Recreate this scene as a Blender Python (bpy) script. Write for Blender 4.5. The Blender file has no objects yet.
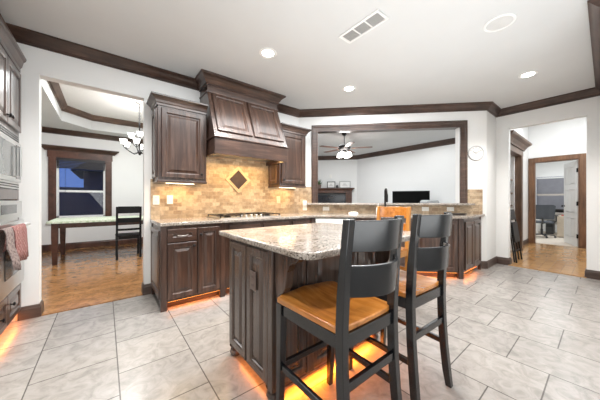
import bpy, bmesh, math, random
from math import sin, cos, pi, radians, sqrt
from mathutils import Vector, Matrix
random.seed(4)
SC = bpy.context.scene
COL = SC.collection

# ------------------------------------------------------------------ camera, world, light, exposure
CAM_H = 1.16
cam_d = bpy.data.cameras.new('camera'); cam = bpy.data.objects.new('camera', cam_d); COL.objects.link(cam)
cam_d.sensor_fit = 'HORIZONTAL'; cam_d.sensor_width = 36.0; cam_d.lens = 36.0 * 244.2 / 600.0
cam_d.clip_start = 0.02; cam_d.clip_end = 100
cam.location = (0, 0, CAM_H); cam.rotation_euler = (radians(90), 0, radians(51.4 - 90))
SC.camera = cam
SC.view_settings.view_transform = 'Standard'; SC.view_settings.look = 'None'
SC.view_settings.exposure = 0.90; SC.view_settings.gamma = 1.0; SC.view_settings.use_curve_mapping = False

W = bpy.data.worlds.new('dusk'); SC.world = W; W.use_nodes = True
bg = W.node_tree.nodes['Background']; bg.inputs['Color'].default_value = (0.10, 0.19, 0.52, 1); bg.inputs['Strength'].default_value = 0.55

def lamp(name, kind, loc, power, color=(1, 1, 1), size=0.3, size_y=None, rot=(0, 0, 0), spot=None, parent=None, spread=None):
    d = bpy.data.lights.new(name, kind); o = bpy.data.objects.new(name, d); COL.objects.link(o)
    d.energy = power; d.color = color; o.location = loc; o.rotation_euler = rot
    if kind == 'AREA':
        d.size = size
        if size_y: d.shape = 'RECTANGLE'; d.size_y = size_y
        if spread: d.spread = radians(spread)
    else:
        d.shadow_soft_size = size
    if kind == 'SPOT': d.spot_size = radians(spot or 120); d.spot_blend = 0.6
    if parent: o.parent = parent
    return o
WARMW = (1.0, 0.96, 0.91); NEUT = (0.95, 0.985, 1.0)
lamp('nook_fill', 'AREA', (1.2, -1.3, 2.70), 5, NEUT, 2.6, 2.0)  # added soft fill behind the camera, no fixture there
lamp('nook_bounce_fill', 'AREA', (0.7, -1.4, 1.1), 34, NEUT, 2.4, 1.6, rot=(radians(145), 0, radians(-30)))  # added fill aimed up and forward, like flash bounced off the ceiling
lamp('kitchen_up_fill', 'AREA', (2.0, 0.9, 1.7), 10, NEUT, 3.0, 2.0, rot=(radians(180), 0, 0))  # added upward fill to brighten the ceiling, hangs free without a fixture
lamp('kitchen_fill', 'AREA', (2.0, 2.0, 2.74), 52, NEUT, 3.0, 1.6)  # added broad fill on top of the recessed downlights, no fitting of its own
lamp('living_fill', 'AREA', (5.2, 4.3, 2.74), 33, NEUT, 2.0, 2.0)  # added area fill out of view, besides the fan lamp
lamp('living_side_fill', 'AREA', (6.3, 2.6, 2.74), 7, NEUT, 1.2, 1.2)  # second added living room fill, not a fitting
lamp('dining_fill', 'AREA', (0.4, 5.4, 3.0), 45, NEUT, 1.6, 1.6)  # added fill inside the tray, besides the chandelier lamp
lamp('hall_fill', 'AREA', (7.2, 0.25, 3.25), 32, NEUT, 1.6, 0.8)  # added hall fill, set to reach into the bookcase; no fixture
lamp('office_fill', 'AREA', (10.8, 0.6, 2.7), 32, NEUT, 1.6, 1.6)  # added unseen fill to brighten the office

# ------------------------------------------------------------------ materials
MATS = {}
def newmat(name, rough=0.5, metal=0.0, base=(0.8, 0.8, 0.8), spec=0.5, coat=0.0):
    m = bpy.data.materials.new(name); m.use_nodes = True
    b = m.node_tree.nodes['Principled BSDF']
    b.inputs['Base Color'].default_value = (*base, 1); b.inputs['Roughness'].default_value = rough
    b.inputs['Metallic'].default_value = metal; b.inputs['Specular IOR Level'].default_value = spec
    b.inputs['Coat Weight'].default_value = coat; b.inputs['Coat Roughness'].default_value = 0.15
    MATS[name] = m
    return m, m.node_tree, b
def nd(t, kind, **kw):
    n = t.nodes.new(kind)
    for k, v in kw.items():
        if k in n.inputs: n.inputs[k].default_value = v
        else: setattr(n, k, v)
    return n
def coords(t, scale=(1, 1, 1), loc=(0, 0, 0), rot=(0, 0, 0)):
    tc = nd(t, 'ShaderNodeTexCoord'); mp = nd(t, 'ShaderNodeMapping')
    mp.inputs['Scale'].default_value = scale; mp.inputs['Location'].default_value = loc; mp.inputs['Rotation'].default_value = rot
    t.links.new(tc.outputs['Object'], mp.inputs['Vector'])
    return mp.outputs['Vector']
def ramp(t, fac, stops):
    r = nd(t, 'ShaderNodeValToRGB'); e = r.color_ramp.elements
    while len(e) < len(stops): e.new(0.5)
    for el, (p, c) in zip(e, stops): el.position = p; el.color = (*c, 1)
    t.links.new(fac, r.inputs['Fac'])
    return r.outputs['Color']
def noise(t, vec, scale, detail=4, rough=0.55, dist=0.0):
    n = nd(t, 'ShaderNodeTexNoise'); n.inputs['Scale'].default_value = scale; n.inputs['Detail'].default_value = detail
    n.inputs['Roughness'].default_value = rough; n.inputs['Distortion'].default_value = dist
    t.links.new(vec, n.inputs['Vector'])
    return n.outputs['Fac']
def mix(t, fac, a, b, mode='MIX'):
    m = nd(t, 'ShaderNodeMix', data_type='RGBA', blend_type=mode)
    if isinstance(fac, (int, float)): m.inputs[0].default_value = fac
    else: t.links.new(fac, m.inputs[0])
    for i, s in ((6, a), (7, b)):
        if isinstance(s, tuple): m.inputs[i].default_value = (*s, 1)
        else: t.links.new(s, m.inputs[i])
    return m.outputs[2]
def bump(t, b, h, strength=0.2, dist=0.005):
    n = nd(t, 'ShaderNodeBump'); n.inputs['Strength'].default_value = strength; n.inputs['Distance'].default_value = dist
    t.links.new(h, n.inputs['Height']); t.links.new(n.outputs['Normal'], b.inputs['Normal'])

def plain(name, base, rough=0.5, metal=0.0, vary=0.06, scale=6, **kw):
    m, t, b = newmat(name, rough, metal, base, **kw)
    f = noise(t, coords(t), scale)
    lo = tuple(c * (1 - vary) for c in base); hi = tuple(min(1, c * (1 + vary)) for c in base)
    t.links.new(ramp(t, f, [(0.3, lo), (0.7, hi)]), b.inputs['Base Color'])
    return m
def wood(name, dark, mid, light, rough=0.35, scale=(28, 28, 2.2), coat=0.0, spec=0.5):
    m, t, b = newmat(name, rough, 0, mid, spec=spec, coat=coat)
    v = coords(t, scale)
    f1 = noise(t, v, 1.0, 5, 0.6, 0.6)
    f2 = noise(t, coords(t, (3.5, 3.5, 1.4)), 1.0, 3)
    c1 = ramp(t, f1, [(0.28, dark), (0.5, mid), (0.74, light)])
    c2 = ramp(t, f2, [(0.3, (0.62, 0.62, 0.62)), (0.7, (1.25, 1.2, 1.15))])
    t.links.new(mix(t, 1.0, c1, c2, 'MULTIPLY'), b.inputs['Base Color'])
    bump(t, b, f1, 0.06, 0.002)
    return m
def emis(name, color, strength):
    m, t, b = newmat(name, 0.5, 0, color)
    b.inputs['Emission Color'].default_value = (*color, 1); b.inputs['Emission Strength'].default_value = strength
    return m

M_wall = plain('wall_paint', (0.81, 0.81, 0.80), 0.7, vary=0.012, scale=2)
M_ceil = plain('ceiling_paint', (0.63, 0.64, 0.64), 0.8, vary=0.015, scale=3)
M_white = plain('white_trim', (0.82, 0.82, 0.81), 0.4, vary=0.01)
M_cab = wood('walnut_cabinet', (0.024, 0.0115, 0.0075), (0.056, 0.029, 0.0205), (0.116, 0.068, 0.050), 0.30, coat=0.45)
M_cab_h = wood('walnut_rail', (0.024, 0.0115, 0.0075), (0.056, 0.029, 0.0205), (0.116, 0.068, 0.050), 0.30, scale=(2.2, 28, 28), coat=0.45)
M_isl = wood('walnut_island', (0.045, 0.029, 0.023), (0.070, 0.048, 0.039), (0.100, 0.072, 0.060), 0.27, coat=0.4)
M_trim = wood('walnut_trim', (0.036, 0.019, 0.014), (0.066, 0.036, 0.026), (0.110, 0.064, 0.047), 0.35, scale=(3, 3, 30), coat=0.2)
M_base = wood('walnut_baseboard', (0.050, 0.032, 0.026), (0.085, 0.056, 0.046), (0.12, 0.08, 0.066), 0.4, scale=(3, 3, 30))
M_red = wood('cherry_wood', (0.045, 0.018, 0.010), (0.085, 0.034, 0.020), (0.12, 0.052, 0.032), 0.35, scale=(7, 7, 9))
M_oakcase = wood('brown_casing', (0.11, 0.052, 0.026), (0.18, 0.090, 0.046), (0.25, 0.135, 0.072), 0.4)
M_tray = wood('tray_trim', (0.07, 0.042, 0.030), (0.115, 0.072, 0.054), (0.16, 0.105, 0.082), 0.4, scale=(3, 3, 30))
M_honey = wood('honey_wood', (0.30, 0.10, 0.014), (0.50, 0.185, 0.030), (0.62, 0.27, 0.06), 0.25, scale=(26, 3, 26), coat=0.6)
M_honey_v = wood('honey_wood_upright', (0.38, 0.15, 0.028), (0.54, 0.235, 0.048), (0.64, 0.31, 0.08), 0.3, coat=0.3)
M_black = plain('charcoal_paint', (0.0055, 0.0065, 0.008), 0.27, vary=0.2, scale=9, coat=0.35)
M_chairblk = plain('black_chair_paint', (0.006, 0.006, 0.0065), 0.45, spec=0.3)
M_iron = plain('dark_bronze', (0.018, 0.016, 0.016), 0.35, 0.6)
M_steel = plain('stainless_steel', (0.62, 0.62, 0.61), 0.28, 1.0, vary=0.03)
M_nickel = plain('brushed_nickel', (0.55, 0.53, 0.50), 0.3, 1.0)
M_dkglass = plain('dark_glass', (0.03, 0.032, 0.035), 0.08)
M_ovenglass = plain('smoked_oven_glass', (0.16, 0.165, 0.165), 0.1)
M_screen = plain('black_screen', (0.003, 0.003, 0.003), 0.45, spec=0.08)
M_plate = plain('white_plastic', (0.85, 0.84, 0.80), 0.35, vary=0.01)
M_slot = plain('dark_slot', (0.05, 0.05, 0.05), 0.6)
M_grille = plain('grey_grille', (0.42, 0.42, 0.41), 0.6)
M_leaf = plain('green_leaf', (0.06, 0.13, 0.04), 0.5, vary=0.4, scale=20)
M_paper = plain('paper', (0.82, 0.81, 0.79), 0.7)
M_mesh = plain('charcoal_mesh', (0.085, 0.097, 0.115), 0.7)
M_carpet = plain('beige_carpet', (0.62, 0.55, 0.47), 0.95, vary=0.12, scale=60)
M_blind = plain('grey_blind', (0.33, 0.33, 0.36), 0.6)
M_sofa = plain('grey_cloth', (0.42, 0.43, 0.44), 0.9, vary=0.1, scale=30)
M_house = plain('dusky_siding', (0.10, 0.075, 0.09), 0.8)
M_roof = plain('dark_shingles', (0.05, 0.045, 0.06), 0.8)
M_grass = plain('dusk_lawn', (0.03, 0.04, 0.03), 0.9)
M_blinddk = plain('black_blind', (0.015, 0.013, 0.015), 0.5)
M_lampglass = emis('lit_frosted_glass', (1.0, 0.97, 0.93), 2.2)
M_fanglass = emis('lit_fan_glass', (1.0, 0.97, 0.94), 6.0)
M_down = emis('lit_downlight', (1.0, 0.96, 0.90), 12.0)
M_led = emis('amber_led', (1.0, 0.34, 0.04), 2.0)
M_ledw = emis('warm_lamp', (1.0, 0.80, 0.50), 6.0)
M_display = emis('oven_display', (0.15, 0.2, 0.22), 0.15)
M_foyer = plain('desk_white', (0.78, 0.76, 0.73), 0.5)
M_amber = plain('cream_drawers', (0.70, 0.60, 0.48), 0.5)
M_firebox = plain('firebox_black', (0.012, 0.013, 0.018), 0.15)

def granite():
    m, t, b = newmat('granite', 0.13, 0, (0.5, 0.45, 0.4))
    v = coords(t)
    f1 = noise(t, v, 7, 3, 0.6, 0.4); f2 = noise(t, v, 90, 4, 0.7)
    vo = nd(t, 'ShaderNodeTexVoronoi'); vo.inputs['Scale'].default_value = 150; t.links.new(v, vo.inputs['Vector'])
    bw = nd(t, 'ShaderNodeSeparateColor'); t.links.new(vo.outputs['Color'], bw.inputs['Color'])
    c1 = ramp(t, f1, [(0.32, (0.29, 0.245, 0.21)), (0.5, (0.355, 0.315, 0.278)), (0.68, (0.41, 0.38, 0.345))])
    c2n = ramp(t, bw.outputs[0], [(0.0, (0.14, 0.12, 0.11)), (0.10, (0.28, 0.24, 0.21)), (0.20, (0.72, 0.70, 0.67)), (0.6, (1, 1, 1)), (0.9, (1.2, 1.19, 1.17))])
    c3 = ramp(t, f2, [(0.36, (0.55, 0.52, 0.49)), (0.48, (1, 1, 1)), (0.7, (1.1, 1.1, 1.1))])
    t.links.new(mix(t, 1.0, mix(t, 1.0, c1, c2n, 'MULTIPLY'), c3, 'MULTIPLY'), b.inputs['Base Color'])
    return m
M_granite = granite()
def brickmat(name, u, v, bw, bh, mortar, c1, c2, cm, rough, vein, off=0.5, bstr=0.4, vscale=3.0, coat=0.0):
    """u, v: ('X'|'Y'|'Z', shift) object axes for the brick length and the rows"""
    m, t, b = newmat(name, rough, 0, c1, coat=coat)
    tc = nd(t, 'ShaderNodeTexCoord'); sp = nd(t, 'ShaderNodeSeparateXYZ'); cb = nd(t, 'ShaderNodeCombineXYZ')
    t.links.new(tc.outputs['Object'], sp.inputs[0])
    for i, (ax, sh) in enumerate((u, v)):
        ad = nd(t, 'ShaderNodeMath', operation='ADD'); ad.inputs[1].default_value = sh
        t.links.new(sp.outputs[ax], ad.inputs[0]); t.links.new(ad.outputs[0], cb.inputs[i])
    br = nd(t, 'ShaderNodeTexBrick'); br.offset = off; br.offset_frequency = 2; br.squash = 1.0
    t.links.new(cb.outputs[0], br.inputs['Vector'])
    br.inputs['Color1'].default_value = (*c1, 1); br.inputs['Color2'].default_value = (*c2, 1); br.inputs['Mortar'].default_value = (*cm, 1)
    br.inputs['Scale'].default_value = 1.0; br.inputs['Mortar Size'].default_value = mortar; br.inputs['Mortar Smooth'].default_value = 0.1
    br.inputs['Bias'].default_value = 0.0; br.inputs['Brick Width'].default_value = bw; br.inputs['Row Height'].default_value = bh
    f = noise(t, tc.outputs['Object'], vscale, 6, 0.65, 1.2)
    vc = ramp(t, f, [(0.3, (1 - vein,) * 3), (0.55, (1, 1, 1)), (0.75, (1 + vein * 0.5,) * 3)])
    t.links.new(mix(t, 1.0, br.outputs['Color'], vc, 'MULTIPLY'), b.inputs['Base Color'])
    inv = nd(t, 'ShaderNodeMath', operation='SUBTRACT'); inv.inputs[0].default_value = 1.0
    t.links.new(br.outputs['Fac'], inv.inputs[1])
    bump(t, b, inv.outputs[0], bstr, 0.003)
    return m
M_tile = brickmat('floor_tile', ('Y', -0.010), ('X', -0.070), 0.4485, 0.4485, 0.0038, (0.352, 0.327, 0.304), (0.304, 0.281, 0.261), (0.11, 0.101, 0.092), 0.25, 0.30, vscale=9.0)
M_trav = brickmat('travertine', ('X', 0.02), ('Z', -0.92), 0.102, 0.0515, 0.0022, (0.58, 0.445, 0.30), (0.33, 0.225, 0.135), (0.46, 0.37, 0.26), 0.42, 0.35, vscale=16)
M_stack = brickmat('travertine_framed', ('X', 0.0), ('Z', 0.0), 0.05, 0.05, 0.001, (0.62, 0.47, 0.31), (0.52, 0.38, 0.24), (0.5, 0.4, 0.28), 0.4, 0.2, vscale=16)
M_wfloor = brickmat('dining_planks', ('X', 0.3), ('Y', 0.0), 1.1, 0.127, 0.0012, (0.43, 0.215, 0.085), (0.34, 0.16, 0.06), (0.17, 0.085, 0.04), 0.17, 0.55, 0.37, 0.12, 9.0)
M_hfloor = brickmat('hall_planks', ('X', 0.3), ('Y', 0.05), 1.1, 0.127, 0.0012, (0.50, 0.285, 0.12), (0.42, 0.225, 0.09), (0.24, 0.13, 0.055), 0.14, 0.3, 0.37, 0.12, 6.0)
def cloth_mat(name, c1, c2, c3, sc):
    m, t, b = newmat(name, 0.9, 0, c1)
    v = coords(t)
    ck = nd(t, 'ShaderNodeTexChecker'); ck.inputs['Scale'].default_value = sc; t.links.new(v, ck.inputs['Vector'])
    ck.inputs['Color1'].default_value = (*c1, 1); ck.inputs['Color2'].default_value = (*c2, 1)
    f = noise(t, v, sc * 1.7, 3)
    t.links.new(mix(t, ramp(t, f, [(0.45, (0, 0, 0)), (0.6, (1, 1, 1))]), ck.outputs['Color'], c3), b.inputs['Base Color'])
    return m
M_tcloth = cloth_mat('green_check_cloth', (0.62, 0.68, 0.52), (0.42, 0.52, 0.34), (0.70, 0.72, 0.62), 22)
M_towred = cloth_mat('red_towel', (0.25, 0.085, 0.08), (0.36, 0.22, 0.20), (0.20, 0.075, 0.07), 46)
M_towgrey = cloth_mat('grey_towel', (0.22, 0.17, 0.16), (0.10, 0.07, 0.066), (0.26, 0.21, 0.20), 46)
def glassmat():
    m = bpy.data.materials.new('window_glass'); m.use_nodes = True; t = m.node_tree; t.nodes.clear()
    o = nd(t, 'ShaderNodeOutputMaterial'); a = nd(t, 'ShaderNodeBsdfTransparent'); g = nd(t, 'ShaderNodeBsdfGlossy'); g.inputs['Roughness'].default_value = 0.02
    mx = nd(t, 'ShaderNodeMixShader'); mx.inputs[0].default_value = 0.02
    t.links.new(a.outputs[0], mx.inputs[1]); t.links.new(g.outputs[0], mx.inputs[2]); t.links.new(mx.outputs[0], o.inputs[0])
    return m
M_glass = glassmat()

# ------------------------------------------------------------------ mesh helpers
class MB:
    def __init__(s): s.v = []; s.f = []
    def add(s, vs, fs, m=None):
        k = len(s.v)
        for p in vs:
            p = Vector(p)
            s.v.append(m @ p if m else p)
        for f in fs: s.f.append([i + k for i in f])
        return s
    def box(s, x0, x1, y0, y1, z0, z1, m=None):
        vs = [(x, y, z) for z in (z0, z1) for y in (y0, y1) for x in (x0, x1)]
        return s.add(vs, [(0, 2, 3, 1), (4, 5, 7, 6), (0, 1, 5, 4), (2, 6, 7, 3), (0, 4, 6, 2), (1, 3, 7, 5)], m)
    def prism(s, poly, a, b, axis='z', m=None):
        """extrude a 2D polygon from a to b; axis z: (x,y), y: (x,z), x: (y,z)"""
        def P(p, h): return {'z': (p[0], p[1], h), 'y': (p[0], h, p[1]), 'x': (h, p[0], p[1])}[axis]
        n = len(poly)
        vs = [P(p, a) for p in poly] + [P(p, b) for p in poly]
        fs = [list(range(n))[::-1], list(range(n, 2 * n))] + [(i, (i + 1) % n, n + (i + 1) % n, n + i) for i in range(n)]
        return s.add(vs, fs, m)
    def loft(s, rings, cap=True, close=False):
        n = len(rings[0]); k = len(s.v)
        for r in rings: s.v += [Vector(p) for p in r]
        R = len(rings)
        for i in range(R if close else R - 1):
            a = k + i * n; b = k + ((i + 1) % R) * n
            for j in range(n): s.f.append([a + j, a + (j + 1) % n, b + (j + 1) % n, b + j])
        if cap and not close:
            s.f.append([k + j for j in range(n)][::-1]); s.f.append([k + (R - 1) * n + j for j in range(n)])
        return s
    def tube(s, pts, r, n=10, cap=True):
        pts = [Vector(p) for p in pts]; rings = []
        rs = r if isinstance(r, (list, tuple)) else [r] * len(pts)
        up = None
        for i, p in enumerate(pts):
            d = (pts[min(i + 1, len(pts) - 1)] - pts[max(i - 1, 0)]).normalized()
            if up is None:
                up = Vector((0, 0, 1)) if abs(d.z) < 0.9 else Vector((1, 0, 0))
            a = d.cross(up).normalized(); b = a.cross(d).normalized(); up = b
            rings.append([p + (a * cos(2 * pi * j / n) + b * sin(2 * pi * j / n)) * rs[i] for j in range(n)])
        return s.loft(rings, cap)
    def lathe(s, prof, n=24, c=(0, 0, 0), m=None):
        k = len(s.v); R = len(prof)
        vs = [(c[0] + r * cos(2 * pi * j / n), c[1] + r * sin(2 * pi * j / n), c[2] + z) for r, z in prof for j in range(n)]
        fs = [[i * n + j, i * n + (j + 1) % n, (i + 1) * n + (j + 1) % n, (i + 1) * n + j] for i in range(R - 1) for j in range(n)]
        if prof[0][0] > 1e-6: fs.append(list(range(n))[::-1])
        if prof[-1][0] > 1e-6: fs.append([(R - 1) * n + j for j in range(n)])
        return s.add(vs, fs, m)
    def bar(s, a, b, w, d, ref=(0, 0, 1)):
        """rectangular bar from a to b; w across ref x dir, d along the other"""
        a, b = Vector(a), Vector(b); t = (b - a).normalized(); ref = Vector(ref)
        x = t.cross(ref)
        if x.length < 1e-4: x = Vector((1, 0, 0))
        x.normalize(); y = x.cross(t).normalized()
        q = [(-w / 2, -d / 2), (w / 2, -d / 2), (w / 2, d / 2), (-w / 2, d / 2)]
        return s.loft([[p + x * i + y * j for i, j in q] for p in (a, b)])
    def sweep(s, path, prof, closed=False):
        """prof: list of (offset to the right of travel, z); path: list of (x, y) mitred"""
        P = [Vector((p[0], p[1])) for p in path]; n = len(P); rings = []
        for i in range(n):
            d0 = (P[i] - P[i - 1]).normalized() if (i > 0 or closed) else None
            d1 = (P[(i + 1) % n] - P[i]).normalized() if (i < n - 1 or closed) else None
            d0 = d0 or d1; d1 = d1 or d0
            n0 = Vector((d0.y, -d0.x)); n1 = Vector((d1.y, -d1.x)); mm = (n0 + n1)
            mm = mm / max(0.2, (1 + n0.dot(n1)))
            rings.append([(P[i].x + mm.x * o, P[i].y + mm.y * o, z) for o, z in prof])
        return s.loft(rings, True, closed)
    def build(s, name, mat, parent=None, loc=None, rotz=0, bevel=0.0, smooth=False, seg=2, angle=35, rot=None):
        me = bpy.data.meshes.new(name)
        bm = bmesh.new()
        bv = [bm.verts.new(v) for v in s.v]
        for f in s.f:
            try: bm.faces.new([bv[i] for i in f])
            except ValueError: pass
        bmesh.ops.remove_doubles(bm, verts=bm.verts, dist=1e-6)
        bmesh.ops.recalc_face_normals(bm, faces=bm.faces)
        bm.to_mesh(me); bm.free()
        me.materials.append(mat)
        if smooth:
            me.shade_smooth(); me.set_sharp_from_angle(angle=radians(angle))
        o = bpy.data.objects.new(name, me); COL.objects.link(o)
        if parent: o.parent = parent
        if loc: o.location = loc
        o.rotation_euler = rot if rot else (0, 0, rotz)
        if bevel:
            b = o.modifiers.new('bevel', 'BEVEL'); b.width = bevel; b.segments = seg; b.limit_method = 'ANGLE'; b.angle_limit = radians(40)
        return o
def tag(o, label=None, cat=None, group=None, kind=None):
    if label: o['label'] = label
    if cat: o['category'] = cat
    if group: o['group'] = group
    if kind: o['kind'] = kind
    return o
def thing(name, label, cat, loc=(0, 0, 0), rotz=0, group=None):
    o = bpy.data.objects.new(name, None); COL.objects.link(o); o.location = loc; o.rotation_euler = (0, 0, rotz)
    return tag(o, label, cat, group)
def struct(name, mb, mat, label=None, **kw):
    return tag(mb.build(name, mat, **kw), label, None, None, 'structure')
def dup(root, loc, rotz, label, name=None):
    def cp(o, par):
        c = o.copy(); COL.objects.link(c)
        if par: c.parent = par
        for ch in o.children: cp(ch, c)
        return c
    r = cp(root, None); r.location = loc; r.rotation_euler = (0, 0, rotz); r['label'] = label
    return r
def arc_rect(x0, x1, y0, y1, r, n=6):
    out = []
    for cx, cy, a0 in ((x1 - r, y1 - r, 0), (x0 + r, y1 - r, 90), (x0 + r, y0 + r, 180), (x1 - r, y0 + r, 270)):
        for i in range(n + 1):
            a = radians(a0 + 90 * i / n); out.append((cx + r * cos(a), cy + r * sin(a)))
    return out

# ------------------------------------------------------------------ key dimensions
H = 2.79; YA = 3.53; XR = 5.62
COR = (2.78, 3.53); DEND = (5.05, 1.26)           # diagonal wall from COR to DEND
R2 = sqrt(0.5)
def dg(x, y): return (COR[0] + (x + y) * R2, COR[1] + (-x + y) * R2)   # diagonal-wall frame
DROT = radians(-45)

# ------------------------------------------------------------------ structure
struct('floor', MB().box(-1.4, XR, -3.3, YA + 0.06, -0.1, 0), M_tile, 'grey beige stone tile floor of the kitchen in offset squares')
struct('floor_dining', MB().box(-2.0, 2.66, YA + 0.06, 7.9, -0.1, 0.004), M_wfloor, 'brown hardwood floor of the dining room')
struct('floor_hall', MB().box(XR, 9.0, -1.6, 3.0, -0.1, 0.006), M_hfloor, 'glossy honey hardwood floor of the hall')
struct('floor_office', MB().box(9.0, 12.8, -2.5, 3.5, -0.1, 0.012), M_carpet, 'beige carpet of the office')
struct('floor_living', MB().prism([(2.78, 3.65), (5.14, 1.35), (7.3, 1.35), (7.3, 5.8), (5.0, 8.0), (2.78, 8.0)], -0.1, 0.0), M_carpet, 'living room carpet beyond the bar')
struct('trim_1', MB().box(-0.515, 0.375, YA - 0.01, YA + 0.06, 0, 0.010), M_wfloor, 'wood threshold strip of the dining opening')
struct('trim_2', MB().box(XR - 0.03, XR + 0.03, 0.18, 1.08, 0, 0.012), M_hfloor, 'wood threshold strip of the hall opening')
struct('ceiling', MB().prism([(-1.4, -3.3), (3.1, -3.3), (3.1, -0.1), (5.72, -0.1), (5.72, 1.34), (5.09, 1.34), (2.84, 3.65), (-1.4, 3.65)], H, H + 0.1), M_ceil, 'pale grey kitchen ceiling')
struct('ceiling_living', MB().prism([(2.84, 3.65), (5.09, 1.34), (7.3, 1.34), (7.3, 5.8), (5.0, 8.0), (2.84, 8.0)], H, H + 0.1), M_ceil, 'pale living room ceiling')
struct('ceiling_hall', MB().box(5.72, 9.0, -1.6, 3.0, 3.35, 3.45), M_white, 'white hall ceiling')
struct('ceiling_office', MB().box(9.0, 12.8, -2.5, 3.5, 2.79, 2.89), M_ceil, 'white office ceiling')
# wall A (range wall) with the dining opening
m = MB()
m.box(-1.4, -0.515, YA, YA + 0.12, 0, H).box(-0.515, 0.375, YA, YA + 0.12, 2.41, H).box(0.375, 2.83, YA, YA + 0.12, 0, H)
struct('wall_north', m, M_wall, 'light grey range wall with the dining room opening')
# diagonal wall with pass-through (local frame)
m = MB()
m.box(0.0, 0.30, 0, 0.14, 0, H).box(2.78, 3.21, 0, 0.14, 0, H).box(0.30, 2.78, 0, 0.14, 0, 1.07).box(0.30, 2.78, 0, 0.14, 2.42, H)
struct('wall_diagonal', m, M_wall, 'angled light grey wall with the pass-through opening', loc=(COR[0], COR[1], 0), rotz=DROT)
m = MB().box(DEND[0], XR + 0.12, DEND[1], DEND[1] + 0.12, 0, H)
struct('wall_return', m, M_wall, 'short wall return beside the hall opening')
m = MB()
m.box(XR, XR + 0.12, -0.1, 0.18, 0, 3.35).box(XR, XR + 0.12, 1.08, 1.26, 0, 3.35).box(XR, XR + 0.12, 0.18, 1.08, 2.43, 3.35)
struct('wall_east', m, M_wall, 'light grey wall with the plain hall opening')
struct('wall_stub', MB().box(3.08, XR, -0.1, 0.0, 0, H), M_wall, 'wall behind the breakfast nook corner')
struct('wall_west', MB().box(-1.5, -1.4, -3.4, YA + 0.12, 0, H), M_wall, 'wall behind the oven cabinet')
struct('wall_south', MB().box(-1.5, 3.2, -3.4, -3.3, 0, H), M_wall, 'far wall of the breakfast nook')
struct('wall_nook', MB().box(3.08, 3.2, -3.3, -0.1, 0, H), M_wall, 'side wall of the breakfast nook')
# crown mouldings
def crown_prof(h=0.115, o=0.095, z=H):
    return [(0, z), (o, z), (o, z - 0.018), (o * 0.86, z - 0.026), (o * 0.72, z - 0.045), (o * 0.45, z - h * 0.70), (o * 0.30, z - h * 0.80), (o * 0.30, z - h * 0.88), (o * 0.12, z - h * 0.92), (o * 0.12, z - h), (0, z - h)]
struct('trim_3', MB().sweep([(-1.3, YA), (1.06, YA)], crown_prof()), M_trim, 'dark crown moulding over the dining opening', smooth=True, angle=25)
struct('trim_4', MB().sweep([(2.10, YA), COR, DEND, (XR, DEND[1]), (XR, 0.0), (3.08, 0.0)], crown_prof()), M_trim, 'dark crown moulding along the angled wall and hall wall', smooth=True, angle=25)
# baseboards
def base_prof(h=0.125, t=0.018): return [(0, 0.0), (t, 0.0), (t, h - 0.03), (t * 0.7, h - 0.02), (t * 0.7, h - 0.008), (t * 0.4, h), (0, h)]
struct('baseboard_west', MB().sweep([(-0.655, YA), (-0.515, YA), (-0.515, YA + 0.12)], base_prof()), M_base, 'dark baseboard round the pillar beside the ovens')
struct('baseboard_north', MB().sweep([(0.375, YA + 0.12), (0.375, YA), (0.462, YA)], base_prof()), M_base, 'dark baseboard round the pillar beside the base cabinet')
struct('baseboard_return', MB().sweep([(DEND[0] - 0.06, DEND[1] + 0.06), DEND, (XR, DEND[1]), (XR, 1.08), (XR + 0.12, 1.08)], base_prof()), M_base, 'dark baseboard along the wall return')
struct('baseboard_east', MB().sweep([(XR + 0.12, 0.18), (XR, 0.18), (XR, 0.0)], base_prof()), M_base, 'dark baseboard right of the hall opening')

# pass-through wood casing (structure) in the diagonal frame
def dloc(z=0): return (COR[0], COR[1], z)
m = MB()
fx0, fx1, fz1, fw = 0.245, 2.895, 2.515, 0.115
prof = [(0.0, 0.0), (0.0, -0.028), (0.012, -0.034), (0.030, -0.034), (0.036, -0.026), (0.050, -0.022), (0.085, -0.020), (0.092, -0.026), (fw, -0.026), (fw, 0.0)]
rings = []
for px, pz, sx, sz in ((fx0, 1.105, 1, 0), (fx0, fz1, 1, -1), (fx1, fz1, -1, -1), (fx1, 1.105, -1, 0)):
    rings.append([(px + sx * o, y, pz + sz * o) for o, y in prof])
m.loft(rings)
struct('trim_5', m, M_trim, 'dark wood casing round the pass-through', loc=dloc(), rotz=DROT)
m = MB(); ix0, ix1, iz = fx0 + fw - 0.012, fx1 - fw + 0.012, fz1 - fw + 0.012
m.box(ix0 - 0.02, ix0, -0.02, 0.16, 1.105, iz).box(ix1, ix1 + 0.02, -0.02, 0.16, 1.105, iz).box(ix0 - 0.02, ix1 + 0.02, -0.02, 0.16, iz, iz + 0.02)
struct('trim_6', m, M_trim, 'dark wood jamb lining the pass-through', loc=dloc(), rotz=DROT)

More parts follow.
